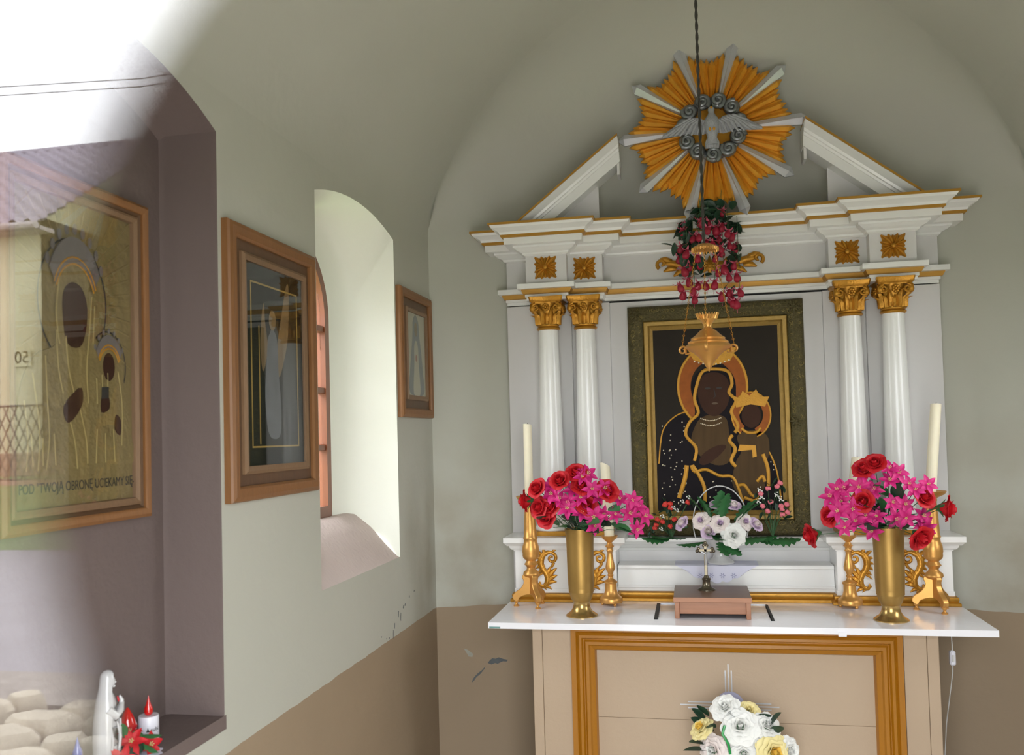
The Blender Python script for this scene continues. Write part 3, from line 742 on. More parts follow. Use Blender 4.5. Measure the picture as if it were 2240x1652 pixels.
# rosettes on the frieze blocks
def rosette_mesh():
    mb = MB()
    def petal(a, L, w, h):
        rings = []
        for i in range(6):
            t = i / 5; r = .008 + L * t; ww = w * math.sin(PI * (.12 + .80 * t)) ; hh = h * (.5 + .5 * math.sin(PI * t)) * (1 - .5 * t)
            rings.append([(r * math.cos(a) - q * ww * math.sin(a), -(e * hh) - .002, r * math.sin(a) + q * ww * math.cos(a)) for q, e in ((-1, 0), (-.5, .9), (0, .45), (.5, .9), (1, 0))])
        mb.loft(rings, closed=False, cap=False)
    for k in range(4):
        petal(PI / 4 + k * PI / 2, .062, .013, .014)
        for d in (-.36, .36): petal(k * PI / 2 + d, .048, .0105, .012)
        petal(k * PI / 2, .040, .009, .010)
    mb.ball((0, -.010, 0), (.011, .008, .011), 10, 6)
    mb.box(-.045, .045, -.003, .002, -.045, .045)
    return mb
ros = None
for u, y, z in ((-.757, 4.06, 2.372), (-.583, 4.12, 2.369), (.578, 4.12, 2.368), (.757, 4.06, 2.371)):
    if ros is None:
        ros = rosette_mesh().build('rosette', 'carved_gold', None, smooth=50, local=True, fix=False); ros.parent = rt; ros.location = (u, y - 4.1, z - MZ)
    else: dup(ros, rt, (u, y - 4.1, z - MZ))
# acanthus scrolls on the pedestals (mirrored pairs)
def scroll_mesh(s):
    mb = MB(); w = lambda p, d=.006: (p[0] * s, -d, p[1])
    main = [(-.004, .098), (.018, .103), (.034, .098)]
    body = [(.030, .094), (.010, .093), (-.012, .083), (-.024, .062), (-.026, .040), (-.018, .018), (-.004, .000), (.004, -.020), (.002, -.042), (-.010, -.058), (-.026, -.060), (-.034, -.050), (-.030, -.040)]
    mb.tube([w(p) for p in body], [.004, .009, .013, .015, .015, .014, .013, .013, .012, .010, .008, .007, .004], 8, .7, (0, 1, 0))
    curl = spiral(.024, .066, .024, .005, 85, -1.15, 20)
    mb.tube([w(p) for p in curl], [.008 - .004 * i / 20 for i in range(21)], 8, .8, (0, 1, 0))
    mb.tube([w(p) for p in ((.034, .046), (.026, .030), (.016, .022))], [.007, .006, .002], 6, .8, (0, 1, 0))
    def leaf(p, q, r):
        pp = [Vector(p).lerp(Vector(q), t) + Vector((0, .004 * math.sin(PI * t))) for t in (0, .33, .66, 1)]
        mb.tube([w(x, .007) for x in pp], [r * .8, r, r * .75, .001], 6, .7, (0, 1, 0))
    for p, q, r in (((-.022, .080), (-.046, .098), .008), ((-.010, .088), (-.012, .110), .008), ((-.026, .062), (-.050, .068), .008), ((-.028, .046), (-.052, .042), .008), ((-.024, .030), (-.048, .018), .008), ((-.014, .014), (-.042, -.004), .008), ((-.010, .004), (-.044, -.022), .006),
                    ((.028, .094), (.046, .100), .006), ((.0, -.012), (.022, .030), .010), ((.004, -.020), (.048, .022), .011), ((.004, -.034), (.050, -.010), .011), ((.002, -.046), (.046, -.040), .010), ((-.008, -.058), (.022, -.074), .008), ((-.020, -.062), (-.002, -.076), .006)):
        leaf(p, q, r)
    return mb
for u, s in ((-.78, 1), (-.563, 1), (.563, -1), (.775, -1)):
    scroll_mesh(s).build('scroll_ornament', 'carved_gold', None, smooth=50, local=True).parent = rt
    o = [c for c in rt.children if c.name.startswith('scroll_ornament')][-1]; o.location = (u, 4.0 - 4.1, .975 - MZ)
# centre acanthus spray on the frieze
mb = MB()
for s in (-1, 1):
    for a, b, r in (((.02, 0), (.10, -.012), .018), ((.06, .0), (.16, .010), .018), ((.12, .006), (.215, .022), .016), ((.10, -.012), (.165, -.040), .014), ((.15, -.006), (.21, -.016), .014), ((.06, .01), (.13, .036), .012), ((.16, .016), (.225, .046), .013)):
        pp = [(U(-.012) + s * (a[0] + (b[0] - a[0]) * t), 4.192, 2.358 + a[1] + (b[1] - a[1]) * t + .008 * math.sin(PI * t)) for t in (0, .3, .65, 1)]
        mb.tube(pp, [r * .6, r, r * .9, r * .25], 8, .6, (0, 1, 0))
    mb.tube([(U(-.012) + s * x, 4.188, 2.358 + z) for x, z in spiral(.218, .020, .024, .006, -60, .95, 14)], [.009 - .004 * i / 14 for i in range(15)], 6, .8, (0, 1, 0))
for a in range(8):
    t = 2 * PI * a / 8
    mb.tube([(U(-.012) + .012 * math.cos(t), 4.185, 2.358 + .012 * math.sin(t)), (U(-.012) + .045 * math.cos(t), 4.186, 2.358 + .045 * math.sin(t))], [.014, .003], 6)
mb.ball((U(-.012), 4.182, 2.358), (.016, .012, .016), 10, 6)
mb.build('acanthus_ornament', 'carved_gold', rt, smooth=50)
# broken pediment
th = math.atan2(.345, .444); ct, st = math.cos(th), math.sin(th)
RK = [(.0, -.086, .17), (.0, -.086, .088), (.0, -.046, .088), (.0, -.044, .082), (.0, -.034, .076), (.0, -.032, .070), (.0, -.024, .062), (.0, -.012, .048), (.0, -.004, .030), (.0, .0, .022)]
for s in (-1, 1):
    def rk(prof):
        mb = MB(); rings = [[], []]
        for n_, d in prof:
            # line through (-.855, 2.584) along (ct, st); offset n_ along (-st, ct)
            ox, oz = -.853 - st * n_, 2.584 + ct * n_
            t0 = (2.564 - oz) / st; t1 = (-.402 + .05 * (-n_) - ox) / ct
            for k, t in ((0, t0), (1, t1)): rings[k].append((U(-s * (-(ox + ct * t)) if s < 0 else -(ox + ct * t)), 3.93 + d, oz + st * t))
        return rings
    fix = lambda rings: [[(U(s * abs(x - XC)), y, z) for x, y, z in r] for r in rings]
    pr = [(-.088, .20), (-.088, .09), (-.050, .088), (-.049, .082), (-.040, .078), (-.038, .070), (-.028, .066), (-.020, .052), (-.012, .034), (-.008, .028), (-.008, .20)]
    r_ = fix(rk(pr)); mb = MB(); mb.loft(r_, closed=True, cap=True); mb.build('raking_cornice', 'white_gloss', rt, smooth=30)
    r_ = fix(rk([(-.008, .022), (0, .022), (0, .20), (-.008, .20)])); mb = MB(); mb.loft(r_, closed=True, cap=True); mb.build('gilt_edge', 'gilt_line', rt)
    tri = [(U(s * .80), 2.56), (U(s * .505), 2.56), (U(s * .505), 2.775), (U(s * .53), 2.79)]
    mb = MB(); mb.prism(tri, lambda a, b, d: (a, d, b), 4.10, 4.12); mb.build('tympanum_board', 'white_panel', rt)
    mb = MB(); mb.box(*sorted((U(s * .40), U(s * .412))), 4.03, 4.12, 2.77, 2.85); mb.build('bracket_strip', 'white_panel', rt)

# --- sunburst with dove
sb = thing('sunburst', 'gold and silver wooden sunburst with a dove above the altar', 'sunburst', (U(.012), 4.05, 2.941))
def ray_mesh(r0, r1, w0, w1, tip, th_):
    mb = MB()
    pts = [(r0, -w0), (r1 - tip, -w1), (r1, 0), (r1 - tip, w1), (r0, w0)]
    top = [(r0, 0), (r1 - tip, 0)]
    vs = [(a, 0.0, b) for a, b in pts] + [(r0, -th_, 0), (r1 - tip * .9, -th_, 0)] + [(a, .012, b) for a, b in pts]
    fs = [(0, 1, 6, 5), (1, 2, 6), (2, 3, 6), (3, 4, 5, 6)] + [(7 + i, 7 + (i + 1) % 5, (i + 1) % 5, i) for i in range(4)]
    mb.add(vs, fs); return mb
sil = ray_mesh(.10, .418, .008, .026, .030, .020).build('silver_ray', 'silver_paint', None, local=True, fix=False); sil.parent = sb
golds = {}
first = True
for k in range(10):
    a = math.radians(2 + 36 * k)
    o = sil if k == 0 else dup(sil, sb)
    o.location = (0, -.004, 0); o.rotation_euler = (0, -a, 0)
    rd = random.Random(100 + k)
    for j in range(7):
        q = (j + 1) / 8; L = .395 - .068 * math.sin(PI * q) ** .8 + rd.uniform(-.014, .010); key = round(L * 100) 
        aa = a + math.radians(36 * (.035 + .93 * q))
        if key not in golds:
            g = ray_mesh(.10, key / 100, .0055, .0155, .030, .016).build('gold_ray', 'ray_gold', None, local=True, fix=False); g.parent = sb; golds[key] = g
        else: g = dup(golds[key], sb)
        g.location = (0, .002 + .010 * (j % 2), 0); g.rotation_euler = (0, -aa, 0)
mb = MB(); mb.lathe([(.15, 0), (.15, .006)], seg=40).xform(Matrix.Rotation(PI / 2, 4, 'X') @ Matrix.Translation((0, 0, 0))); mb.xform(Matrix.Translation((0, .018, 0)))
mb.build('backing_disc', 'ray_gold', sb, local=True)
mb = MB(); mb.tube([(.122 * math.cos(t), -.016, .122 * math.sin(t)) for t in [2 * PI * i / 40 for i in range(41)]], .020, 8, cap=False); mb.build('cloud_ring', 'cloud_silver', sb, smooth=60, local=True)
curl = None
for k in range(11):
    a = math.radians(90 + 18 + k * 360 / 11)
    if curl is None:
        mb = MB(); mb.tube([(p, -.012 - .014 * i / 26, q) for i, (p, q) in enumerate(spiral(0, 0, .030, .004, 200, 1.7, 26))], [.0125 - .006 * i / 26 for i in range(27)], 8)
        mb.ball((0, -.004, 0), (.036, .016, .036), 12, 8)
        curl = mb.build('cloud_curl', 'cloud_silver', None, smooth=60, local=True); curl.parent = sb; o = curl
    else: o = dup(curl, sb)
    o.location = (.122 * math.cos(a), -.028, .122 * math.sin(a)); o.rotation_euler = (0, -a + PI * (k % 2), 0)
dv = MB()
rings = []
for z, rx, ry in ((-.082, .026, .006), (-.06, .020, .010), (-.04, .024, .016), (-.02, .030, .022), (.0, .034, .026), (.02, .033, .026), (.035, .026, .022), (.048, .016, .016), (.058, .013, .014), (.068, .015, .016), (.078, .013, .014), (.084, .006, .007)):
    rings.append([(rx * math.cos(t), -.062 + ry * math.sin(t), z) for t in [2 * PI * i / 12 for i in range(12)]])
dv.loft(rings); dove = dv.build('dove_body', 'dove_grey', sb, smooth=60, local=True)
mb = MB(); mb.tube([(0, -.075, .076), (0, -.094, .070), (0, -.098, .062)], [.006, .004, .001], 6); mb.build('beak', 'ray_gold', dove, local=True)
for x in (-.009, .009): mb = MB(); mb.ball((x, -.090, -.004 - .02), (.006, .005, .008), 8, 6); mb.build('claw', 'ray_gold', dove, local=True)
for s in (-1, 1):
    wg = MB()
    top = [(.022, .020), (.05, .040), (.085, .046), (.12, .036), (.16, .012), (.215, -.022)]
    bot = [(.024, -.030), (.05, -.036), (.08, -.030), (.11, -.024), (.15, -.030), (.21, -.034)]
    R = []
    for i in range(6):
        R.append([(s * (top[i][0] + (bot[i][0] - top[i][0]) * t), -.050 - .012 * math.sin(PI * min(1, t + .2)), top[i][1] + (bot[i][1] - top[i][1]) * t) for t in (0, .2, .4, .6, .8, 1)])
    wg.loft(R, closed=False, cap=False)
    for i in range(8):
        t = i / 7; p0 = (s * (.03 + .10 * t), -.064, .012 + .020 * math.sin(PI * t)); p1 = (s * (.04 + .175 * t), -.058, -.036 + .004 * t)
        wg.tube([p0, tuple((Vector(p0) + Vector(p1)) / 2 + Vector((0, -.004, -.002))), p1], [.005, .007, .004], 6, .6, (0, 1, 0))
    for i in range(6):
        t = i / 5; p0 = (s * (.03 + .06 * t), -.068, .022 + .018 * t); p1 = (s * (.06 + .10 * t), -.064, -.002 + .010 * t)
        wg.tube([p0, p1], [.005, .004], 6, .6, (0, 1, 0))
    wg.build('wing', 'dove_grey', dove, smooth=50, local=True)
tl = MB()
for i in range(5):
    a = (i - 2) * .16
    tl.tube([(.01 * (i - 2) * .6, -.056, -.045), (math.sin(a) * .05 + .004 * (i - 2), -.054, -.075), (math.sin(a) * .075, -.052, -.098)], [.006, .008, .006], 6, .5, (0, 1, 0))
tl.build('tail', 'dove_grey', dove, smooth=50, local=True)
# ------------------------------------------------------------------ framed pictures
def flat(name, pts, m, parent, w, d0, d1):
    mb = MB(); mb.prism(pts, w, d0, d1); return mb.build(name, m, parent)
def ell(cx, cy, rx, ry, n=28, a0=0, a1=360): return arc(cx, cy, rx, ry, a0, a1, n)[:-1 if a1 - a0 == 360 else None]
def line(name, pts, r, m, parent, w, d, flatk=.5):
    mb = MB(); mb.tube([w(a, b, d) for a, b in pts], r, 6, flatk, w(0, 0, 1 + d) and (Vector(w(0, 0, 1)) - Vector(w(0, 0, 0)))); return mb.build(name, m, parent, smooth=50)
def smooth_poly(pts, k=4, closed=True):
    out = []; n = len(pts)
    rng = range(n) if closed else range(n - 1)
    for i in rng:
        g = (lambda j: pts[j % n]) if closed else (lambda j: pts[min(max(j, 0), n - 1)])
        p0, p1, p2, p3 = (Vector(g(i + o)) for o in (-1, 0, 1, 2))
        for s in range(k):
            t = s / k
            q = .5 * ((2 * p1) + (p2 - p0) * t + (2 * p0 - 5 * p1 + 4 * p2 - p3) * t * t + (3 * p1 - p0 - 3 * p2 + p3) * t ** 3)
            out.append((q.x, q.y))
    if not closed: out.append(tuple(pts[-1]))
    return out

def wall_picture(name, label, X0, y0, y1, z0, z1, mat_w, in_w, ow):
    """Picture hung on the left wall; a = y, b = z, h = distance into the room."""
    w = lambda a, b, h: (X0 + h, a, b)
    r = thing(name, label, 'picture', (X0, (y0 + y1) / 2, z0))
    mb = MB(); frame_rect(mb, y0, y1, z0, z1, [(0, 0), (0, .018), (.004, .024), (ow * .35, .028), (ow * .7, .025), (ow * .85, .026), (ow, .020), (ow, .004)], w); mb.build('outer_frame', 'oak_frame', r, smooth=30)
    i0 = ow
    mb = MB(); mb.box(X0 + .002, X0 + .012, y0 + i0, y1 - i0, z0 + i0, z1 - i0); mb.build('mount_board', 'dark_veneer', r)
    i1 = ow + mat_w
    mb = MB(); frame_rect(mb, y0 + i1, y1 - i1, z0 + i1, z1 - i1, [(0, .010), (0, .020), (in_w * .4, .026), (in_w, .022), (in_w, .012)], w); mb.build('inner_frame', 'oak_inner', r, smooth=30)
    i2 = i1 + in_w
    return r, w, (y0 + i2, y1 - i2, z0 + i2, z1 - i2)
# picture beside the window: dark print of a winged figure behind reflecting glass
r, w, (a0, a1, b0, b1) = wall_picture('framed_picture', 'oak framed dark picture of a winged figure beside the arched window', XL, 2.178, 2.742, 1.437, 2.204, .032, .022, .042)
flat('print', [(a0, b0), (a1, b0), (a1, b1), (a0, b1)], 'print_dark', r, w, .0125, .0135)
mb = MB(); frame_rect(mb, a0 + .035, a1 - .035, b0 + .05, b1 - .05, [(0, .0135), (0, .0142), (.005, .0142), (.005, .0135)], w); mb.build('print_border', 'print_gold', r)
ca, cb = (a0 + a1) / 2 - .02, b0
fig = smooth_poly([(-.035, .10), (-.05, .20), (-.038, .30), (-.03, .36), (-.015, .385), (.0, .40), (.022, .385), (.034, .35), (.036, .28), (.05, .18), (.045, .09), (.0, .075)])
flat('printed_robe', [(ca + a, cb + b) for a, b in fig], 'print_robe', r, w, .0135, .0140)
flat('printed_head', [(ca + a, cb + b) for a, b in ell(.002, .425, .022, .03, 16)], 'print_figure', r, w, .0135, .0142)
flat('printed_wing', [(ca + a, cb + b) for a, b in smooth_poly([(.03, .34), (.06, .44), (.10, .545), (.115, .53), (.112, .45), (.10, .37), (.07, .30), (.04, .26)])], 'print_figure', r, w, .0135, .0139)
flat('printed_wing', [(ca + a, cb + b) for a, b in smooth_poly([(-.03, .34), (-.045, .42), (-.05, .47), (-.065, .43), (-.075, .34), (-.06, .27)])], 'print_figure', r, w, .0135, .0139)
flat('printed_staff', [(ca - .085, cb + .06), (ca - .08, cb + .06), (ca - .08, cb + .40), (ca - .085, cb + .40)], 'print_gold', r, w, .0135, .0141)
flat('glass', [(a0, b0), (a1, b0), (a1, b1), (a0, b1)], 'picture_glass', r, w, .0165, .0185)
# small picture in the corner: faded print of a robed figure
r, w, (a0, a1, b0, b1) = wall_picture('framed_picture', 'small oak framed faded print of a robed figure in the wall corner', XL, 3.622, 4.085, 1.690, 2.256, .038, .020, .040)
flat('print', [(a0, b0), (a1, b0), (a1, b1), (a0, b1)], 'print_pale', r, w, .0125, .0135)
ca, cb = (a0 + a1) / 2, b0
flat('printed_robe', [(ca + a, cb + b) for a, b in smooth_poly([(-.095, .01), (-.09, .12), (-.06, .22), (-.045, .29), (-.04, .335), (0, .365), (.04, .335), (.05, .28), (.075, .2), (.10, .1), (.105, .01)])], 'print_blue', r, w, .0135, .0139)
flat('printed_dress', [(ca + a, cb + b) for a, b in smooth_poly([(-.045, .01), (-.03, .14), (-.028, .22), (0, .25), (.028, .22), (.035, .14), (.05, .01)])], 'print_pale', r, w, .0139, .0142)
flat('printed_face', [(ca + a, cb + b) for a, b in ell(0, .30, .022, .032, 16)], 'print_figure', r, w, .0139, .0143)
flat('printed_heart', [(ca + a, cb + b) for a, b in ell(0, .17, .012, .016, 12)], 'print_heart', r, w, .0142, .0145)
flat('glass', [(a0, b0), (a1, b0), (a1, b1), (a0, b1)], 'picture_glass', r, w, .0165, .0185)

# large gold relief picture in the niche: mother and child in generic outline
XN = XL - .165
r = thing('relief_picture', 'large framed gold relief picture of mother and child in the niche', 'picture', (XN, 1.80, 1.42))
w = lambda a, b, h: (XN + h, a, b)
Y0, Y1, Z0, Z1 = 1.555, 2.060, 1.418, 2.212
mb = MB(); frame_rect(mb, Y0, Y1, Z0, Z1, [(0, 0), (0, .026), (.008, .032), (.018, .030), (.024, .026), (.024, .004)], w); mb.build('outer_frame', 'oak_frame', r, smooth=30)
mb = MB(); frame_rect(mb, Y0 + .024, Y1 - .024, Z0 + .024, Z1 - .024, [(0, .004), (0, .020), (.012, .012), (.012, .002)], w); mb.build('dark_slip', 'dark_veneer', r)
mb = MB(); frame_rect(mb, Y0 + .034, Y1 - .034, Z0 + .034, Z1 - .034, [(0, .010), (0, .020), (.006, .022), (.016, .018), (.018, .008)], w); mb.build('inner_frame', 'oak_inner', r, smooth=30)
mb = MB(); mb.box(XN + .003, XN + .008, Y0 + .03, Y1 - .03, Z0 + .03, Z1 - .03); mb.build('gold_sheet', 'relief_gold', r)
HX, HZ = 1.795, 1.93
for i in range(30):                                             # embossed light rays
    a = math.radians(-30 + 240 * i / 29)
    p0 = (HX + .125 * math.cos(a), HZ + .16 * math.sin(a)); L = .30
    q = (HX + (.125 + L) * math.cos(a), HZ + (.16 + L) * math.sin(a))
    def clip(p): return (min(max(p[0], Y0 + .056), Y1 - .056), min(max(p[1], 1.56), Z1 - .056))
    t = 1.0
    while t > .02 and clip((p0[0] + (q[0] - p0[0]) * t, p0[1] + (q[1] - p0[1]) * t)) != (p0[0] + (q[0] - p0[0]) * t, p0[1] + (q[1] - p0[1]) * t): t -= .02
    if t > .1: line('embossed_ray', [p0, (p0[0] + (q[0] - p0[0]) * t, p0[1] + (q[1] - p0[1]) * t)], .0028, 'relief_gold', r, w, .0085)
line('halo_rim', [p for p in arc(HX, HZ, .115, .145, -50, 235, 40)], .0022, 'ink', r, w, .009)
line('halo_rim', [p for p in arc(1.915, 1.79, .068, .085, -70, 215, 30)], .0018, 'ink', r, w, .009)
sil_ = smooth_poly([(1.612, 1.545), (1.615, 1.66), (1.63, 1.74), (1.67, 1.80), (1.735, 1.83), (1.735, 1.90), (1.75, 2.0), (1.795, 2.03), (1.84, 2.0), (1.855, 1.92), (1.87, 1.85), (1.93, 1.84), (1.97, 1.77), (1.985, 1.66), (1.99, 1.545)])
flat('robe_relief', sil_, 'relief_gold', r, w, .008, .0115)
for k, pts in enumerate([[(1.635, 1.70), (1.645, 1.62), (1.64, 1.55)], [(1.66, 1.76), (1.68, 1.64), (1.675, 1.55)], [(1.70, 1.80), (1.705, 1.70), (1.71, 1.62), (1.70, 1.55)], [(1.735, 1.86), (1.74, 1.78), (1.755, 1.72)], [(1.855, 1.95), (1.845, 1.86), (1.835, 1.78), (1.84, 1.70)], [(1.865, 1.93), (1.858, 1.84)], [(1.745, 1.98), (1.735, 1.90), (1.745, 1.83)], [(1.76, 1.70), (1.79, 1.62), (1.80, 1.55)], [(1.80, 1.72), (1.83, 1.62), (1.835, 1.56)], [(1.87, 1.76), (1.872, 1.70)], [(1.89, 1.77), (1.892, 1.70)], [(1.91, 1.775), (1.912, 1.71)], [(1.95, 1.78), (1.965, 1.70), (1.962, 1.60)], [(1.93, 1.64), (1.935, 1.56)], [(1.90, 1.63), (1.90, 1.56)], [(1.87, 1.64), (1.865, 1.56)], [(1.655, 1.63), (1.66, 1.56)], [(1.69, 1.62), (1.69, 1.56)], [(1.725, 1.63), (1.73, 1.56)], [(1.765, 1.85), (1.775, 1.77), (1.80, 1.70)]]):
    line('fold_line', smooth_poly(pts, 4, False), .002, 'relief_line', r, w, .012)
flat('face_panel', smooth_poly([(1.768, 1.835), (1.755, 1.90), (1.758, 1.95), (1.785, 1.975), (1.82, 1.965), (1.838, 1.92), (1.83, 1.86), (1.81, 1.828)], 3), 'icon_skin', r, w, .011, .0125)
flat('face_panel', ell(1.915, 1.79, .022, .034, 18), 'icon_skin', r, w, .011, .0125)
flat('hand_panel', smooth_poly([(1.765, 1.655), (1.755, 1.69), (1.785, 1.72), (1.815, 1.735), (1.818, 1.70), (1.79, 1.665)], 3), 'icon_skin', r, w, .0115, .013)
flat('hand_panel', smooth_poly([(1.885, 1.68), (1.888, 1.72), (1.91, 1.722), (1.915, 1.69)], 3), 'icon_skin', r, w, .0115, .013)
flat('hand_panel', smooth_poly([(1.935, 1.64), (1.94, 1.675), (1.958, 1.66), (1.955, 1.625)], 3), 'icon_skin', r, w, .0115, .013)
flat('book_panel', [(1.885, 1.712), (1.912, 1.714), (1.912, 1.742), (1.886, 1.74)], 'ink', r, w, .013, .0135)
def crown(cx, cz, rx, rz, n, nm='relief_crown'):
    inner = arc(cx, cz, rx * .72, rz * .62, 155, 25, 14); outer = arc(cx, cz, rx, rz, 150, 30, 14)
    flat(nm, inner + list(reversed(outer)), 'relief_grey', r, w, .0118, .0140)
    line('crown_band', arc(cx, cz, rx * .70, rz * .60, 158, 22, 14), .0026, 'icon_gold', r, w, .0138)
    line('crown_band', arc(cx, cz, rx * .78, rz * .70, 157, 23, 14), .0022, 'icon_gold', r, w, .0142)
    for k in range(n):
        a = math.radians(148 - 116 * k / (n - 1))
        flat('crown_point', ell(cx + rx * 1.09 * math.cos(a), cz + rz * 1.12 * math.sin(a), rx * .07, rz * .085, 8), 'relief_grey', r, w, .0118, .0135)
crown(1.797, 1.925, .098, .155, 9)
crown(1.915, 1.785, .055, .082, 7)
mb = MB(); mb.prism([(1.603, 1.487), (1.998, 1.487), (1.998, 1.540), (1.603, 1.540)], w, .008, .0105); tp = mb.build('inscription_plate', 'relief_gold', r)
text_mesh('inscription', 'POD "TWOJ\u0104 OBRON\u0118 UCIEKAMY SI\u0118-', .031, 'ink', tp, lambda x, y, z: (XN + .0106 + z, 1.618 + x * .72, 1.502 + y))
flat('glass', [(Y0 + .05, Z0 + .05), (Y1 - .05, Z0 + .05), (Y1 - .05, Z1 - .05), (Y0 + .05, Z1 - .05)], 'clear_glass', r, w, .0152, .0168)

# ------------------------------------------------------------------ altar painting in a carved frame
pt = thing('altar_painting', 'dark altar painting of a haloed mother and child in carved gold frame', 'painting', (XC, 4.2, 1.116))
w = lambda a, b, h: (U(a), 4.218 - h, b)
PX0, PX1, PZ0, PZ1 = -.396, .392, 1.117, 2.184
mb = MB(); frame_rect(mb, PX0, PX1, PZ0, PZ1, [(0, 0), (0, .030), (.006, .038), (.02, .046), (.045, .048), (.065, .040), (.072, .030), (.072, .01)], w); mb.build('carved_frame', 'antique_frame', pt, smooth=40)
mb = MB(); frame_rect(mb, PX0 + .072, PX1 - .072, PZ0 + .072, PZ1 - .072, [(0, .01), (0, .034), (.004, .038), (.020, .036), (.024, .030), (.024, .01)], w); mb.build('gilt_slip', 'antique_gold', pt, smooth=30)
mb = MB(); frame_rect(mb, PX0 + .096, PX1 - .096, PZ0 + .096, PZ1 - .096, [(0, .01), (0, .026), (.006, .028), (.018, .020), (.020, .008)], w); mb.build('gilt_slip', 'antique_gold', pt, smooth=30)
rd = random.Random(5)
def fpos(t):
    W_, H_ = PX1 - PX0 - .09, PZ1 - PZ0 - .09; P_ = 2 * (W_ + H_); s = t * P_
    if s < W_: return (PX0 + .045 + s, PZ0 + .04)
    s -= W_
    if s < H_: return (PX1 - .04, PZ0 + .045 + s)
    s -= H_
    if s < W_: return (PX1 - .045 - s, PZ1 - .04)
    s -= W_
    return (PX0 + .04, PZ1 - .045 - s)
for i in range(290):
    a, b = fpos((i + rd.uniform(-.3, .3)) / 290); a += rd.uniform(-.022, .022); b += rd.uniform(-.022, .022)
    a0_ = rd.uniform(0, 360); R_ = rd.uniform(.006, .013)
    sp = spiral(a, b, R_, .003, a0_, rd.choice((-1, 1)) * rd.uniform(.6, 1.1), 9)
    cv = MB(); cv.tube([w(p, q, .0455) for p, q in sp], [.0026 - .0014 * k / 9 for k in range(10)], 5, .9, (0, 1, 0)); cv.build('carved_scroll', 'antique_fleck', pt, smooth=60)
for a, b in ((PX0 + .04, PZ0 + .04), (PX1 - .04, PZ0 + .04), (PX0 + .04, PZ1 - .04), (PX1 - .04, PZ1 - .04), (PX0 + .05, 1.63), (PX1 - .05, 1.63)):
    mb = MB()
    for k in range(8):
        t = 2 * PI * k / 8; mb.tube([w(a + .006 * math.cos(t), b + .006 * math.sin(t), .05), w(a + .03 * math.cos(t), b + .03 * math.sin(t), .048)], [.008, .002], 5)
    mb.ball(w(a, b, .05), .009, 8, 6); mb.build('frame_boss', 'antique_frame', pt, smooth=50)
I0 = .018
flat('panel', [(-.29, 1.22), (.285, 1.22), (.285, 2.08), (-.29, 2.08)], 'icon_ground', pt, w, .004, I0)
L1, L2, L3, L4, L5 = I0 + .0012, I0 + .0024, I0 + .0036, I0 + .0048, I0 + .006
flat('robe', smooth_poly([(-.278, 1.235), (-.275, 1.45), (-.25, 1.60), (-.19, 1.665), (-.12, 1.69), (-.115, 1.80), (-.08, 1.87), (-.005, 1.885), (.065, 1.86), (.085, 1.78), (.09, 1.70), (.16, 1.64), (.21, 1.50), (.262, 1.38), (.27, 1.235)], 4), 'icon_robe', pt, w, I0, L1)
line('robe_edge', smooth_poly([(-.272, 1.45), (-.25, 1.60), (-.19, 1.668), (-.13, 1.69)], 5, False), .003, 'icon_gold', pt, w, L1)
line('robe_edge', smooth_poly([(.175, 1.60), (.18, 1.55), (.225, 1.49), (.255, 1.40), (.268, 1.28)], 5, False), .0035, 'icon_gold', pt, w, L1)
def annulus(cx, cy, rx, ry, k, a0, a1, n=36):
    return arc(cx, cy, rx, ry, a0, a1, n) + list(reversed(arc(cx, cy, rx * k, ry * k, a0, a1, n)))
flat('halo', annulus(-.018, 1.80, .158, .19, .62, -52, 232), 'icon_orange', pt, w, L1, L2)
line('halo_rim', arc(-.018, 1.80, .155, .187, -52, 232, 40), .0055, 'icon_gold', pt, w, L2)
flat('veil', smooth_poly([(-.10, 1.68), (-.105, 1.80), (-.07, 1.875), (-.01, 1.90), (.05, 1.88), (.085, 1.82), (.085, 1.70), (.10, 1.60), (-.02, 1.52), (-.12, 1.60)], 4), 'icon_robe', pt, w, L2, L3)
flat('face', smooth_poly([(-.075, 1.72), (-.085, 1.79), (-.06, 1.85), (-.005, 1.865), (.045, 1.84), (.06, 1.78), (.045, 1.71), (.0, 1.665), (-.045, 1.675)], 4), 'icon_skin', pt, w, L3, L4)
for x in (-.04, .012): flat('eye', ell(x, 1.792, .013, .005, 10), 'ink', pt, w, L4, L4 + .0005)
line('nose', [(-.012, 1.79), (-.006, 1.755), (-.016, 1.745)], .0018, 'ink', pt, w, L4)
flat('mouth', ell(-.010, 1.722, .014, .005, 10), 'bark', pt, w, L4, L4 + .0005)
line('veil_border', smooth_poly([(-.11, 1.46), (-.10, 1.52), (-.145, 1.58), (-.125, 1.64), (-.085, 1.68), (-.10, 1.74), (-.09, 1.80), (-.06, 1.87), (0, 1.88), (.055, 1.865), (.07, 1.81), (.055, 1.77), (.085, 1.73), (.062, 1.68), (.09, 1.62), (.075, 1.585)], 4, False), .0072, 'icon_gold', pt, w, L4)
line('robe_border', smooth_poly([(.065, 1.575), (.05, 1.55), (.075, 1.51), (.055, 1.46), (.075, 1.43)], 4, False), .008, 'icon_gold', pt, w, L3)
line('robe_border', smooth_poly([(-.145, 1.44), (-.155, 1.38), (-.185, 1.29)], 4, False), .010, 'icon_gold', pt, w, L3)
line('robe_border', smooth_poly([(-.125, 1.44), (-.11, 1.41), (-.06, 1.42), (0, 1.39), (.055, 1.385), (.08, 1.34), (.10, 1.27)], 4, False), .007, 'icon_gold', pt, w, L3)
line('robe_border', smooth_poly([(-.12, 1.44), (-.095, 1.40), (-.07, 1.34), (-.068, 1.27)], 4, False), .008, 'icon_gold', pt, w, L3)
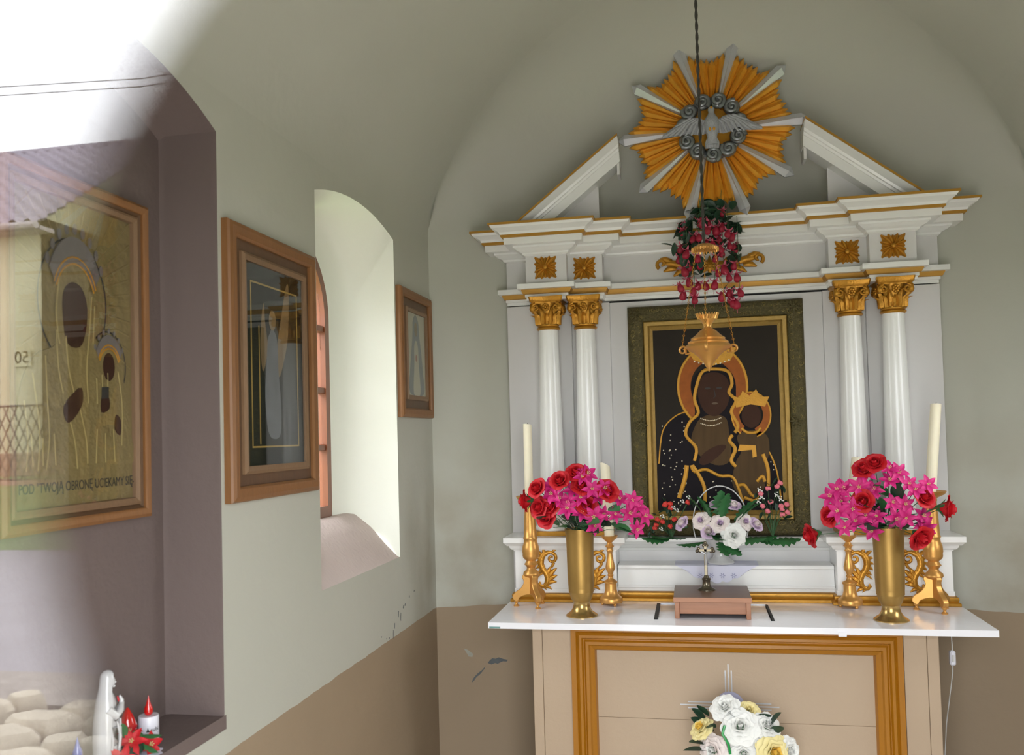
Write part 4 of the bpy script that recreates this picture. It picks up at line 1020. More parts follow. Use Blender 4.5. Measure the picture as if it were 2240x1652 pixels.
flat('dress', smooth_poly([(-.07, 1.66), (.03, 1.66), (.05, 1.58), (.05, 1.46), (-.02, 1.44), (-.10, 1.50), (-.12, 1.57)], 4), 'icon_dress', pt, w, L3, L3 + .0006)
flat('hand', smooth_poly([(-.09, 1.46), (-.06, 1.50), (.0, 1.53), (.035, 1.525), (.01, 1.49), (-.04, 1.45), (-.075, 1.44)], 3), 'icon_skin', pt, w, L3 + .0006, L4)
for z in (1.655, 1.632): 
    for k in range(14):
        t = k / 13; x = -.075 + .09 * t; mb = MB(); mb.ball(w(x, z - .012 * math.sin(PI * t), L4), .0028, 6, 4); mb.build('pearl', 'pearl', pt)
crown_ol = [(-.10, 1.925), (-.13, 1.985), (-.085, 1.965), (-.06, 2.005), (-.02, 1.965), (.02, 2.0), (.045, 1.965), (.10, 1.98), (.066, 1.915), (-.015, 1.895)]
flat('crown', crown_ol, 'icon_gold', pt, w, L3, L5)
for k in range(9): mb = MB(); t = k / 8; mb.ball(w(-.095 + .155 * t, 1.918 - .016 * math.sin(PI * t), L5), .0042, 6, 4); mb.build('crown_pearl', 'pearl', pt)
# child
flat('child_halo', annulus(.150, 1.665, .088, .105, .60, -75, 235), 'icon_orange', pt, w, L3, L4)
line('halo_rim', arc(.150, 1.665, .086, .103, -75, 235, 30), .0035, 'icon_gold', pt, w, L4)
flat('child_robe', smooth_poly([(.085, 1.57), (.10, 1.50), (.075, 1.45), (.055, 1.36), (.09, 1.30), (.16, 1.29), (.20, 1.34), (.21, 1.44), (.225, 1.50), (.215, 1.57), (.15, 1.595)], 4), 'icon_dress', pt, w, L3, L4)
flat('face', ell(.150, 1.66, .043, .055, 20), 'icon_skin', pt, w, L4, L5)
flat('crown', [(.085, 1.70), (.072, 1.755), (.10, 1.742), (.115, 1.775), (.145, 1.752), (.175, 1.78), (.195, 1.745), (.232, 1.745), (.212, 1.70), (.15, 1.712)], 'icon_gold', pt, w, L4, L5 + .001)
line('collar', smooth_poly([(.105, 1.605), (.13, 1.585), (.17, 1.585), (.19, 1.605)], 4, False), .006, 'icon_gold', pt, w, L4)
flat('book', [(.085, 1.50), (.095, 1.53), (.165, 1.525), (.168, 1.475), (.15, 1.47), (.148, 1.505)], 'icon_gold', pt, w, L4, L5)
line('robe_border', smooth_poly([(.195, 1.485), (.215, 1.42), (.215, 1.34)], 4, False), .008, 'icon_gold', pt, w, L4)
line('robe_border', smooth_poly([(.085, 1.345), (.11, 1.345), (.14, 1.30), (.17, 1.29), (.15, 1.275), (.105, 1.29)], 4, False), .007, 'icon_gold', pt, w, L4)
line('robe_border', smooth_poly([(.165, 1.36), (.19, 1.385), (.20, 1.36)], 4, False), .007, 'icon_gold', pt, w, L4)
rd = random.Random(11); k = 0
while k < 60:
    a, b = rd.uniform(-.26, .25), rd.uniform(1.25, 1.66)
    if (a < -.15 and b < 1.64) or (b < 1.37 and -.06 < a < .07) or (a > .225 and b < 1.46):
        mb = MB(); mb.ball(w(a, b, L1), .0032, 6, 4); mb.build('robe_dot', 'pearl', pt); k += 1
# ------------------------------------------------------------------ flowers: one of each kind, then copies
def petal_mesh(L, w, cup, tip=1.0, n=7, fold=.25, curl=0.0):
    """A petal along +x from the origin; z up."""
    mb = MB(); rings = []
    for i in range(n):
        t = i / (n - 1)
        ww = w * (math.sin(PI * (.10 + .90 * t ** .9)) if tip >= 1 else math.sin(PI * (.12 + .62 * t)) ) * .5
        if i == n - 1 and tip >= 1: ww = .0004
        ang = cup + curl * t; x = L * t; z = math.sin(cup) * L * t + curl * L * t * t
        x = math.cos(cup) * L * t
        rings.append([(x, q * ww, z + fold * ww * abs(q) ** 1.5) for q in (-1, -.5, 0, .5, 1)])
    mb.loft(rings, closed=False, cap=False); return mb
PROTO = {}
def hide_proto(): pass
def make_lily(label, group):
    t = thing('lily_flower', label, 'flower', (0, 0, 0), group)
    p0 = petal_mesh(.047, .020, .55, 1.0, 7, .35, -.38).build('petal', 'lily_pink', None, smooth=60, local=True, fix=False); p0.parent = t
    for k in range(1, 6):
        o = dup(p0, t); o.rotation_euler = (0, .12 * (k % 2), k * PI / 3)
    mb = MB()
    for k in range(5):
        a = k * 1.256; mb.tube([(0, 0, .002), (.006 * math.cos(a), .006 * math.sin(a), .018)], [.001, .0012], 4)
    mb.build('stamen', 'lily_heart', t, local=True)
    mb = MB(); mb.lathe([(.002, -.030), (.004, -.012), (.008, .004)], seg=8, cap=False); mb.build('throat', 'lily_pink', t, smooth=60, local=True)
    return t
def make_rose(label, group, m='rose_red', m2=None, calyx=True, name='rose', open_=False):
    t = thing(name, label, 'flower', (0, 0, 0), group)
    def patch(r0, r1, h, span, lip, ruff, mm, z0=0.0, ph=0.0):
        mb = MB(); rings = []; Q = (-1, -.75, -.5, -.25, 0, .25, .5, .75, 1)
        for i in range(8):
            u = i / 7; ring = []
            for q in Q:
                k = max(0, u - .55) / .45
                r = r0 + (r1 - r0) * math.sin(PI / 2 * u) ** .9 + lip * k ** 1.6 + ruff * math.sin(5.5 * q + ph) * u * u
                z = z0 + h * u * (1 - .22 * abs(q) ** 4) - lip * .55 * k ** 2.2
                a = q * span / 2 * (1 - .10 * u)
                ring.append((r * math.cos(a), r * math.sin(a), z))
            rings.append(ring)
        mb.loft(rings, closed=False, cap=False); return mb.build('petal', mm, None, smooth=70, local=True, fix=False)
    mi = m2 or m
    mb = MB(); mb.lathe([(.004, 0), (.006, .010), (.006, .016), (.003, .022), (.001, .024)] if open_ else [(.004, 0), (.008, .014), (.008, .026), (.005, .036), (.001, .040)], seg=10); mb.build('heart', mi, t, smooth=60, local=True)
    spec = [(.007, .0125, .051, 4.4, -.004, .001, mi, 2), (.010, .0165, .049, 2.9, .003, .001, mi, 3), (.012, .0215, .046, 2.3, .011, .0015, m, 4), (.012, .0265, .040, 1.9, .020, .002, m, 5)]
    if open_: spec = [(.004, .008, .036, 3.4, -.002, .002, mi, 3), (.007, .012, .037, 2.6, .004, .003, mi, 4), (.009, .016, .036, 2.2, .009, .003, m, 5), (.011, .021, .033, 1.8, .014, .004, m, 6), (.012, .027, .027, 1.6, .019, .004, m, 7), (.012, .031, .018, 1.5, .024, .004, m, 7)]
    for k, (r0, r1, h, span, lip, ruff, mm, n_) in enumerate(spec):
        o = patch(r0, r1, h, span, lip, ruff, mm, 0, k * 1.3); o.parent = t; o.rotation_euler = (0, 0, k * .7)
        for j in range(1, n_):
            c = dup(o, t); c.rotation_euler = (.05 * math.sin(j * 2.1), .05 * math.cos(j * 1.7), k * .7 + j * 2 * PI / n_)
    if calyx:
        mb = MB(); mb.lathe([(.002, -.016), (.007, -.010), (.013, -.001), (.016, .008), (.015, .010)], seg=10)
        for k in range(5):
            a = k * 1.2566; mb.tube([(.012 * math.cos(a), .012 * math.sin(a), .002), (.025 * math.cos(a), .025 * math.sin(a), .012), (.033 * math.cos(a), .033 * math.sin(a), .016)], [.006, .005, .0008], 5, .4)
        mb.build('sepal', 'leaf_green', t, smooth=60, local=True)
    return t
def make_leaf(name, label, group, L, w, m, teeth=0):
    mb = MB(); n = 12; rings = []
    for i in range(n + 1):
        t = i / n; ww = w * .5 * math.sin(PI * min(.999, t * .96 + .03)) ** .8
        if teeth: ww *= (1 + .28 * (1 if i % 2 else -1))
        rings.append([(L * t, q * ww, -.10 * L * t * t + .2 * ww * abs(q)) for q in (-1, -.4, 0, .4, 1)])
    mb.loft(rings, closed=False, cap=False); o = mb.build(name, m, None, smooth=60, local=True, fix=False)
    return tag(o, label, 'leaf', group)
def stem_between(p, q, parent_name, label, group, m='stem_green', r=.0018, sag=.0):
    p, q = Vector(p), Vector(q); mid = (p + q) / 2 + Vector((0, 0, sag))
    mb = MB(); mb.tube([p, mid, q], r, 5); return mb
def aim(o, d, roll=0.0):
    """Turn local +z to direction d."""
    o.rotation_mode = 'QUATERNION'; q = Vector(d).normalized().to_track_quat('Z', 'Y')
    o.rotation_quaternion = q @ Matrix.Rotation(roll, 4, 'Z').to_quaternion()
def aimx(o, d, roll=0.0):
    o.rotation_mode = 'QUATERNION'; q = Vector(d).normalized().to_track_quat('X', 'Z')
    o.rotation_quaternion = q @ Matrix.Rotation(roll, 4, 'X').to_quaternion()
CAMV = Vector((0, 0, 1.6))

LL = [(-0.535, 3.599, 1.333), (-0.499, 3.606, 1.323), (-0.561, 3.607, 1.355), (-0.447, 3.606, 1.278), (-0.478, 3.608, 1.37), (-0.448, 3.587, 1.338), (-0.4, 3.586, 1.374), (-0.379, 3.617, 1.338), (-0.354, 3.599, 1.375), (-0.441, 3.593, 1.421), (-0.421, 3.62, 1.431), (-0.396, 3.603, 1.264), (-0.364, 3.619, 1.273), (-0.397, 3.603, 1.225), (-0.293, 3.624, 1.328), (-0.24, 3.623, 1.327), (-0.221, 3.65, 1.297), (-0.201, 3.672, 1.256), (-0.314, 3.615, 1.268), (-0.26, 3.637, 1.271), (-0.232, 3.647, 1.208), (-0.5, 3.589, 1.294), (-0.565, 3.621, 1.388)]
LR = [(-0.678, 3.646, 1.325), (-0.625, 3.619, 1.377), (-0.528, 3.591, 1.409), (-0.463, 3.616, 1.437), (-0.619, 3.623, 1.298), (-0.573, 3.621, 1.306), (-0.59, 3.629, 1.263), (-0.342, 3.617, 1.362), (-0.427, 3.617, 1.308), (-0.443, 3.599, 1.385)]
LV = [(-0.523, 3.617, 1.247), (-0.481, 3.601, 1.242), (-0.449, 3.618, 1.235), (-0.36, 3.621, 1.234), (-0.297, 3.604, 1.224), (-0.282, 3.61, 1.207), (-0.317, 3.604, 1.296), (-0.594, 3.633, 1.246), (-0.419, 3.601, 1.242), (-0.53, 3.66, 1.30), (-0.46, 3.66, 1.33), (-0.40, 3.66, 1.30), (-.50, 3.65, 1.26), (-.43, 3.65, 1.26), (-.53, 3.63, 1.22), (-.49, 3.62, 1.215), (-.46, 3.63, 1.22), (-.42, 3.63, 1.215), (-.39, 3.65, 1.22), (-.36, 3.66, 1.25), (-.57, 3.65, 1.24)]
RL = [(0.646, 3.611, 1.422), (0.729, 3.596, 1.434), (0.761, 3.605, 1.42), (0.728, 3.599, 1.388), (0.798, 3.604, 1.376), (0.869, 3.627, 1.371), (0.822, 3.616, 1.353), (0.676, 3.618, 1.355), (0.622, 3.616, 1.367), (0.552, 3.643, 1.355), (0.575, 3.633, 1.361), (0.527, 3.657, 1.326), (0.564, 3.629, 1.311), (0.596, 3.602, 1.286), (0.739, 3.616, 1.305), (0.784, 3.623, 1.299), (0.685, 3.617, 1.254), (0.64, 3.609, 1.257), (0.748, 3.611, 1.246), (0.784, 3.598, 1.252), (0.847, 3.63, 1.254), (0.86, 3.626, 1.211), (0.605, 3.604, 1.236), (0.565, 3.605, 1.214), (0.668, 3.616, 1.202), (0.848, 3.636, 1.226), (0.545, 3.614, 1.274), (0.657, 3.616, 1.333)]
RR = [(0.641, 3.604, 1.436), (0.68, 3.591, 1.455), (0.633, 3.6, 1.313), (0.52, 3.65, 1.255), (0.856, 3.633, 1.322), (0.932, 3.64, 1.279), (0.458, 3.707, 1.176), (0.827, 3.6, 1.179)]
RV = [(0.719, 3.61, 1.213), (0.678, 3.597, 1.285), (0.703, 3.616, 1.305), (0.756, 3.621, 1.337), (0.856, 3.622, 1.265), (0.639, 3.624, 1.218), (0.757, 3.598, 1.214), (.70, 3.66, 1.27), (.76, 3.66, 1.29), (.66, 3.66, 1.27), (.80, 3.65, 1.25), (.69, 3.63, 1.22), (.73, 3.64, 1.23), (.78, 3.63, 1.22), (.64, 3.65, 1.24), (.82, 3.65, 1.22), (.71, 3.64, 1.35), (.77, 3.65, 1.38)]

def make_vase(label, loc):
    t = thing('vase', label, 'vase', loc)
    mb = MB(); mb.lathe([(.034, .058), (.043, .072), (.049, .092), (.0525, .118), (.0545, .16), (.0555, .22), (.0560, .28), (.0580, .33), (.0625, .356), (.0625, .3595), (.060, .3590), (.054, .33), (.052, .10), (.0, .09)], seg=32, cap=False)
    mb.build('vase_body', 'vase_brass', t, smooth=50, local=True)
    mb = MB(); mb.lathe([(.065, 0), (.0655, .004), (.058, .010), (.044, .020), (.036, .034), (.033, .048), (.034, .056), (.0355, .060), (.033, .063)], seg=32)
    mb.build('vase_foot', 'vase_foot_brass', t, smooth=50, local=True)
    return t
def bouquet(lilies, roses, leaves, vase_xy, side, other, special):
    vx, vy = vase_xy; mouth = Vector((vx, vy, MZ + .33)); ctr = Vector((vx, vy + .02, MZ + .40))
    gl, gr, gv = 'pink lilies in the vase %s' % other, 'red roses in the vase %s' % other, 'leaves in the vase %s' % other
    ll = 'magenta star-shaped lily in the brass vase %s' % other
    lr = 'red rose in the brass vase %s' % other
    lv = 'green leaf in the brass vase %s' % other
    rd = random.Random(vx)
    def where(p, pts):
        ys = sorted(q[2] for q in pts); xs_ = sorted(q[0] for q in pts); n_ = len(pts)
        zr = 'high' if p[2] >= ys[2 * n_ // 3] else ('low' if p[2] < ys[n_ // 3] else 'halfway')
        xr = 'near the painting' if (p[0] >= xs_[2 * n_ // 3] if side == 'first' else p[0] < xs_[n_ // 3]) else (('near the candle' if (p[0] < xs_[n_ // 3] if side == 'first' else p[0] >= xs_[2 * n_ // 3]) else 'at the middle'))
        return zr + ' up ' + xr if zr == 'halfway' else zr + ' ' + xr
    def stem(o, p):
        a = mouth + Vector((rd.uniform(-.03, .03), rd.uniform(-.03, .03), -.02)); p = Vector(p)
        d = p - a; mb = MB()
        mid = a + d * .5 + Vector((0, .01, .02))
        mb.tube([a, mid, p + Vector((0, .012, -.008))], .0016, 5)
        s_ = mb.build('stem', 'stem_green', None, local=True, smooth=60)
        s_.parent = o; bpy.context.view_layer.update(); s_.matrix_parent_inverse = o.matrix_basis.inverted()
    L0 = PROTO.get('lily'); R0 = PROTO.get('rose'); V0 = PROTO.get('leaf')
    for i, p in enumerate(lilies):
        if L0 is None: o = make_lily(ll, gl); PROTO['lily'] = L0 = o; clean = [c for c in o.children]
        else:
            o = L0.copy(); COL.objects.link(o)
            for c in PROTO['lily_parts']: dup(c, o)
        if i == 0 and 'lily_parts' not in PROTO: PROTO['lily_parts'] = list(o.children)
        tag(o, 'magenta star-shaped lily %s of the vase bunch %s' % (where(p, lilies), other), 'flower', gl)
        d = (Vector(p) - ctr).normalized() * .6 + (CAMV - Vector(p)).normalized() * .9 + Vector((rd.uniform(-.5, .5), 0, rd.uniform(-.3, .5)))
        o.location = p; o.scale = (rd.uniform(.95, 1.25),) * 3; aim(o, d, rd.uniform(0, 6)); stem(o, p)
    for i, p in enumerate(roses):
        if R0 is None: o = make_rose(lr, gr); PROTO['rose'] = R0 = o; PROTO['rose_parts'] = list(o.children)
        else:
            o = R0.copy(); COL.objects.link(o)
            for c in PROTO['rose_parts']: dup(c, o)
        tag(o, 'red rose %s of the vase bunch %s' % (where(p, roses), other), 'flower', gr)
        d = (Vector(p) - ctr).normalized() + (CAMV - Vector(p)).normalized() * .55
        if i in special:
            d = Vector(special[i][0]); tag(o, special[i][1], 'flower', gr)
        pp = Vector(p) - d.normalized() * .02
        o.location = pp; o.scale = (rd.uniform(.95, 1.15),) * 3; aim(o, d, rd.uniform(0, 6)); stem(o, pp)
    for i, p in enumerate(leaves):
        if V0 is None: o = make_leaf('leaf', lv, gv, .095, .046, 'leaf_green'); PROTO['leaf'] = V0 = o
        else: o = V0.copy(); COL.objects.link(o)
        tag(o, 'green leaf %s of the vase bunch %s' % (where(p, leaves), other), 'leaf', gv)
        if i % 2:
            if 'dark_leaf' not in PROTO: me = o.data.copy(); me.materials.clear(); me.materials.append(MATS['leaf_dark']); PROTO['dark_leaf'] = me
            o.data = PROTO['dark_leaf']
        d = (Vector(p) - mouth).normalized() * .8 + Vector((rd.uniform(-.4, .4), -.35, rd.uniform(-.5, .2)))
        o.location = Vector(p) - d.normalized() * .04; aimx(o, d, rd.uniform(-.8, .8)); o.scale = (rd.uniform(.8, 1.3),) * 3
make_vase('tall brass vase of flowers between the tall and short candlesticks, beside the window end', (-.468, 3.699, MZ))
make_vase('tall brass vase of flowers near the hanging white cord end of the altar', (.736, 3.695, MZ))
bouquet(LL, LR, LV, (-.468, 3.699), 'first', 'toward the arched window', {0: ((-1, -.1, -.1), 'red rose at the far edge of the bunch, before the tall straight candle')})
bouquet(RL, RR, RV, (.736, 3.695), 'second', 'toward the leaning candle', {5: ((1, -.3, -.15), 'red rose lying out across the tall candlestick with the leaning candle'), 6: ((-1, -.25, -.25), 'red rose sticking out alone before the carved painting frame'), 7: ((.4, -.8, -.5), 'red rose drooping beside the rim of the brass vase')})

# ------------------------------------------------------------------ candlesticks and candles
def tall_candlestick(label, loc, rz):
    t = thing('candlestick', label, 'candlestick', loc, None, (0, 0, rz))
    mb = MB(); mb.lathe([(.012, .125), (.030, .132), (.036, .140), (.034, .150), (.022, .160), (.018, .168), (.022, .176), (.030, .184), (.024, .192), (.020, .200), (.034, .212), (.0365, .222), (.036, .232), (.038, .240), (.036, .262), (.030, .280), (.029, .292), (.0315, .296), (.0315, .302), (.029, .306), (.027, .34), (.0235, .41), (.021, .44), (.0235, .446), (.0225, .454), (.028, .458), (.052, .470), (.060, .482), (.058, .484), (.03, .474), (.010, .474), (.009, .496), (.004, .500)], seg=24)
    mb.build('stem', 'candlestick_gold', t, smooth=45, local=True)
    leg = [(.0, .140), (.030, .142), (.040, .128), (.034, .112), (.036, .098), (.050, .078), (.072, .062), (.084, .048), (.084, .034), (.070, .022), (.060, .026), (.056, .036), (.040, .046), (.020, .052), (.0, .060)]
    l0 = None
    for k in range(3):
        if l0 is None:
            mb = MB(); mb.prism(smooth_poly(leg, 3), lambda a, b, d: (a, d, b), -.011, .011); l0 = mb.build('leg', 'candlestick_gold', None, smooth=40, local=True, bevel=.002); l0.parent = t; o = l0
            mb = MB(); mb.lathe([(.012, 0), (.013, .004), (.006, .009), (.005, .014), (.010, .020), (.010, .026), (.004, .030)], (.070, 0, 0), 12); mb.build('claw_foot', 'candlestick_gold', l0, smooth=45, local=True)
        else: o = dup(l0, t)
        o.rotation_euler = (0, 0, k * 2 * PI / 3)
    return t
def short_candlestick(label, loc):
    t = thing('candlestick', label, 'candlestick', loc)
    mb = MB(); mb.lathe([(.048, .013), (.0495, .018), (.049, .030), (.045, .036), (.038, .040), (.030, .050), (.0255, .066), (.025, .094), (.029, .098), (.029, .104), (.022, .108), (.013, .114), (.010, .124), (.014, .130), (.010, .136), (.014, .146), (.021, .158), (.021, .168), (.015, .195), (.011, .222), (.012, .232), (.016, .236), (.012, .242), (.014, .252), (.020, .256), (.014, .262), (.010, .272), (.018, .280), (.032, .292), (.038, .302), (.036, .303), (.015, .296), (.012, .296)], seg=24)
    mb.build('stem', 'candlestick_gold', t, smooth=45, local=True)
    f0 = None
    for k in range(3):
        a = k * 2 * PI / 3 - PI / 2 + .5
        if f0 is None: mb = MB(); mb.ball((0, 0, .007), .0078, 10, 6); f0 = mb.build('ball_foot', 'candlestick_gold', None, smooth=60, local=True); f0.parent = t; o = f0
        else: o = dup(f0, t)
        o.location = (.039 * math.cos(a), .039 * math.sin(a), 0)
    return t
def candle(label, loc, h, r, lean=(0, 0), chipped=False):
    t = thing('candle', label, 'candle', loc)
    mb = MB(); rings = []
    for i in range(9):
        u = i / 8; z = h * u; rings.append([(lean[0] * z + r * (1 - .03 * u) * math.cos(a), lean[1] * z + r * (1 - .03 * u) * math.sin(a), z + (u == 1) * (.012 * math.cos(a + 2.4) if chipped else .004 * math.cos(a + 2))) for a in [2 * PI * j / 20 for j in range(20)]])
    rings.append([(lean[0] * h + r * .6 * math.cos(a), lean[1] * h + r * .6 * math.sin(a), h - .004) for a in [2 * PI * j / 20 for j in range(20)]])
    mb.loft(rings); mb.build('wax_body', 'wax', t, smooth=50, local=True)
    mb = MB(); mb.tube([(lean[0] * h, lean[1] * h, h - .006), (lean[0] * h + .001, lean[1] * h, h + .007)], .0013, 5); mb.build('wick', 'wick', t, local=True)
    return t
tall_candlestick('tall gold tripod candlestick with a straight candle, toward the arched window', (-.711, 3.888, MZ), -PI / 2 + .55)
candle('tall straight cream candle on the tripod candlestick toward the arched window', (-.711, 3.888, MZ + .474), .325, .0195)
tall_candlestick('tall gold tripod candlestick with a leaning candle, above the hanging cord', (.945, 3.895, MZ), -PI / 2 + .25)
candle('tall leaning cream candle on the tripod candlestick above the hanging cord', (.945, 3.895, MZ + .474), .36, .0215, (.095, 0))
short_candlestick('short gold candlestick behind the flowers toward the arched window', (-.367, 3.935, MZ))
candle('short cream candle with a chipped top behind the first vase of flowers', (-.367, 3.935, MZ + .297), .315, .0215, (-.03, 0), True)
short_candlestick('short gold candlestick behind the flowers near the leaning candles', (.627, 3.945, MZ))
candle('leaning cream candle on the short candlestick behind the second vase', (.627, 3.945, MZ + .297), .325, .0225, (.15, 0))

# ------------------------------------------------------------------ wooden stand, crucifix, basket, doily
st_ = thing('wooden_stand', 'small brown wooden stand in the middle of the altar table', 'stand', (.061, 3.83, MZ - .004))
mb = MB(); mb.box(-.092, .214, 3.678, 3.975, MZ + .064, MZ + .082); mb.build('stand_top', 'stand_top_wood', st_, bevel=.002)
mb = MB(); mb.box(-.093, .215, 3.6765, 3.680, MZ + .0635, MZ + .0825); mb.build('edge_strip', 'stand_wood', st_, bevel=.001)
for x0, x1 in ((-.088, -.070), (.192, .210)):
    mb = MB(); mb.box(x0, x1, 3.684, 3.97, MZ - .004, MZ + .064); mb.build('side_panel', 'stand_wood', st_, bevel=.0015)
mb = MB(); mb.box(-.070, .192, 3.694, 3.71, MZ + .014, MZ + .064); mb.build('front_rail', 'stand_wood', st_, bevel=.0015)
mb = MB(); mb.box(-.070, .192, 3.94, 3.955, MZ + .014, MZ + .064); mb.build('back_rail', 'stand_wood', st_)
cz = MZ + .082
cf = thing('crucifix', 'small pewter standing crucifix on the wooden stand', 'crucifix', (.042, 3.86, cz))
mb = MB(); mb.lathe([(.037, 0), (.037, .004), (.030, .009), (.022, .013), (.017, .024), (.016, .040), (.018, .043), (.018, .049), (.012, .052), (.009, .060), (.007, .062)], (.042, 3.86, cz), 24); mb.build('base', 'pewter', cf, smooth=40)
mb = MB(); mb.box(.042 - .0065, .042 + .0065, 3.856, 3.864, cz + .06, cz + .185); mb.box(.042 - .026, .042 + .026, 3.856, 3.864, cz + .160, cz + .172); mb.build('cross', 'pewter', cf, bevel=.0015)
for dx, dz in ((-.028, .166), (.028, .166), (0, .190)):
    mb = MB()
    for a in (90, 210, 330): mb.ball((.042 + dx + .007 * math.cos(math.radians(a)), 3.86, cz + dz + .007 * math.sin(math.radians(a))), (.0075, .004, .0075), 8, 6)
    mb.build('trefoil_end', 'pewter', cf, smooth=60)
mb = MB(); mb.tube([(.042, 3.852, cz + .105), (.043, 3.850, cz + .125), (.042, 3.850, cz + .150)], [.002, .004, .0045], 6)
for s in (-1, 1): mb.tube([(.042, 3.851, cz + .150), (.042 + s * .020, 3.852, cz + .163)], [.002, .0015], 5)
mb.ball((.042, 3.849, cz + .158), .0042, 8, 6); mb.build('corpus', 'silver_paint', cf, smooth=60)

dl = thing('doily', 'white scalloped lace doily hanging over the altar shelf', 'doily', (.09, 4.09, 1.004))
n = 48
def scal(u): return .070 + .010 * abs(math.sin(u * PI * 5)) - .045 * (abs(u - .5) * 2) ** 2.2
rows = [[(.09 + (u - .5) * .36 * (1 - .0 * k), 4.185 - .13 * k / 4, 1.0045) for u in [i / n for i in range(n + 1)]] for k in range(5)]
rows += [[(.09 + (u - .5) * (.36 - .12 * (f ** 1.2)), 4.047 - .002 * f, 1.004 - scal(u) * f) for u in [i / n for i in range(n + 1)]] for f in (.05, .35, .7, 1.0)]
mb = MB(); mb.loft(rows, closed=False, cap=False); mb.build('lace_cloth', 'lace_white', dl, smooth=40, fix=False)
for u in (.26, .42, .58, .74):
    c = (.09 + (u - .5) * .30, 4.0445, 1.004 - .045)
    mb = MB()
    for k in range(6):
        a = k * PI / 3; mb.tube([(c[0] + .004 * math.cos(a), c[1], c[2] + .004 * math.sin(a)), (c[0] + .013 * math.cos(a), c[1], c[2] + .013 * math.sin(a))], [.0022, .001], 5)
    mb.build('embroidered_flower', 'lace_line', dl)
bk = thing('flower_basket', 'white porcelain basket with a thin arched handle on the altar shelf', 'basket', (.112, 4.105, 1.0055))
mb = MB(); mb.lathe([(.058, 0), (.060, .006), (.050, .014), (.036, .028), (.032, .040), (.038, .060), (.055, .085), (.066, .105), (.068, .110), (.064, .108), (.0, .075)], seg=28, cap=False); mb.build('basket_bowl', 'porcelain', bk, smooth=50, local=True)
mb = MB(); mb.tube([(a, 0, .105 + b) for a, b in arc(.003, .07, .120, .168, -22, 202, 30)], .0028, 8); mb.build('handle', 'porcelain', bk, smooth=60, local=True)

# white-lilac roses and fern leaves in the basket
BR = [(-0.052, 4.068, 1.179), (0.026, 4.027, 1.206), (0.111, 3.996, 1.195), (0.165, 4.007, 1.139), (0.061, 4.013, 1.152), (0.224, 4.038, 1.199), (0.265, 4.058, 1.174), (0.173, 4.05, 1.262), (0.101, 4.06, 1.265)]
BF = [(0.05, 4.02, 1.262), (0.13, 4.0, 1.255), (0.22, 4.0, 1.235), (0.10, 3.985, 1.13), (0.01, 4.06, 1.271), (0.055, 4.05, 1.247), (0.116, 4.04, 1.251), (0.207, 4.04, 1.233), (0.087, 4.0, 1.138), (-0.009, 4.036, 1.099), (0.121, 4.018, 1.083), (0.153, 4.019, 1.082), (0.327, 4.085, 1.101), (0.367, 4.087, 1.106), (0.275, 4.098, 1.114), (-0.129, 4.083, 1.121), (-0.162, 4.08, 1.112), (-0.087, 4.09, 1.12), (0.221, 4.025, 1.118)]
def flower_copy(key, builder, label, cat, group, p, d, roll, sc):
    if key not in PROTO:
        o = builder(); PROTO[key] = o
    else:
        o = PROTO[key].copy(); COL.objects.link(o)
        for c in PROTO[key].children: dup(c, o)
    tag(o, label, cat, group); o.location = p; o.scale = (sc,) * 3; aim(o, d, roll); return o
rd = random.Random(21); ctr = Vector((.11, 4.10, 1.12))
gB = 'lilac and white roses in the porcelain basket'
for i, p in enumerate(BR):
    d = (Vector(p) - ctr).normalized() + (CAMV - Vector(p)).normalized() * .9
    lab = ['pale lilac rose lowest toward the window in the basket', 'pale lilac rose under the start of the basket handle', 'pale lilac rose in the middle of the basket', '', 'whitish lilac rose just above the crucifix', 'pale lilac rose in the basket under the fern fronds', 'outermost pale lilac rose toward the pink rosebuds', 'pale lilac rose high under the basket handle', 'topmost pale lilac rose under the basket handle'][i]
    if i == 3: flower_copy('rose_white', lambda: make_rose('', gB, 'petal_white', 'petal_white', open_=True), 'large open white rose at the front of the porcelain basket', 'flower', gB, Vector(p), d + Vector((0, -.3, 0)), 1.0, 1.0)
    elif i in (1, 2, 5): flower_copy('rose_lilac_open', lambda: make_rose('', gB, 'petal_blush', 'petal_lilac', open_=True), lab, 'flower', gB, Vector(p) - d.normalized() * .02, d, rd.uniform(0, 6), rd.uniform(.72, .82))
    else: flower_copy('rose_lilac', lambda: make_rose('', gB, 'petal_lilac', 'petal_blush'), lab, 'flower', gB, Vector(p) - d.normalized() * .02, d + Vector((0, .4, .3)), rd.uniform(0, 6), rd.uniform(.75, .85))
fern = make_leaf('fern_leaf', 'toothed green fern leaf in the porcelain basket', 'fern leaves in the porcelain basket', .125, .066, 'leaf_green', 1)
for i, p in enumerate(BF):
    o = fern if i == 0 else fern.copy()
    if i: COL.objects.link(o)
    d = (Vector(p) - ctr + Vector((0, .04, .0))).normalized()
    if p[2] > 1.2: fl_ = 'toothed fern leaf standing up among the lilac roses'
    elif p[0] < -.05: fl_ = 'toothed fern leaf spreading low toward the red and white sprig'
    elif p[0] > .2: fl_ = 'toothed fern leaf spreading low toward the pink rosebuds'
    else: fl_ = 'toothed fern leaf drooping over the rim of the porcelain basket'
    tag(o, fl_, 'leaf')
    o.location = Vector(p) - d * .05; aimx(o, d, rd.uniform(-.4, .4) + (PI if p[2] < 1.13 else 0)); o.scale = (rd.uniform(.85, 1.15),) * 3

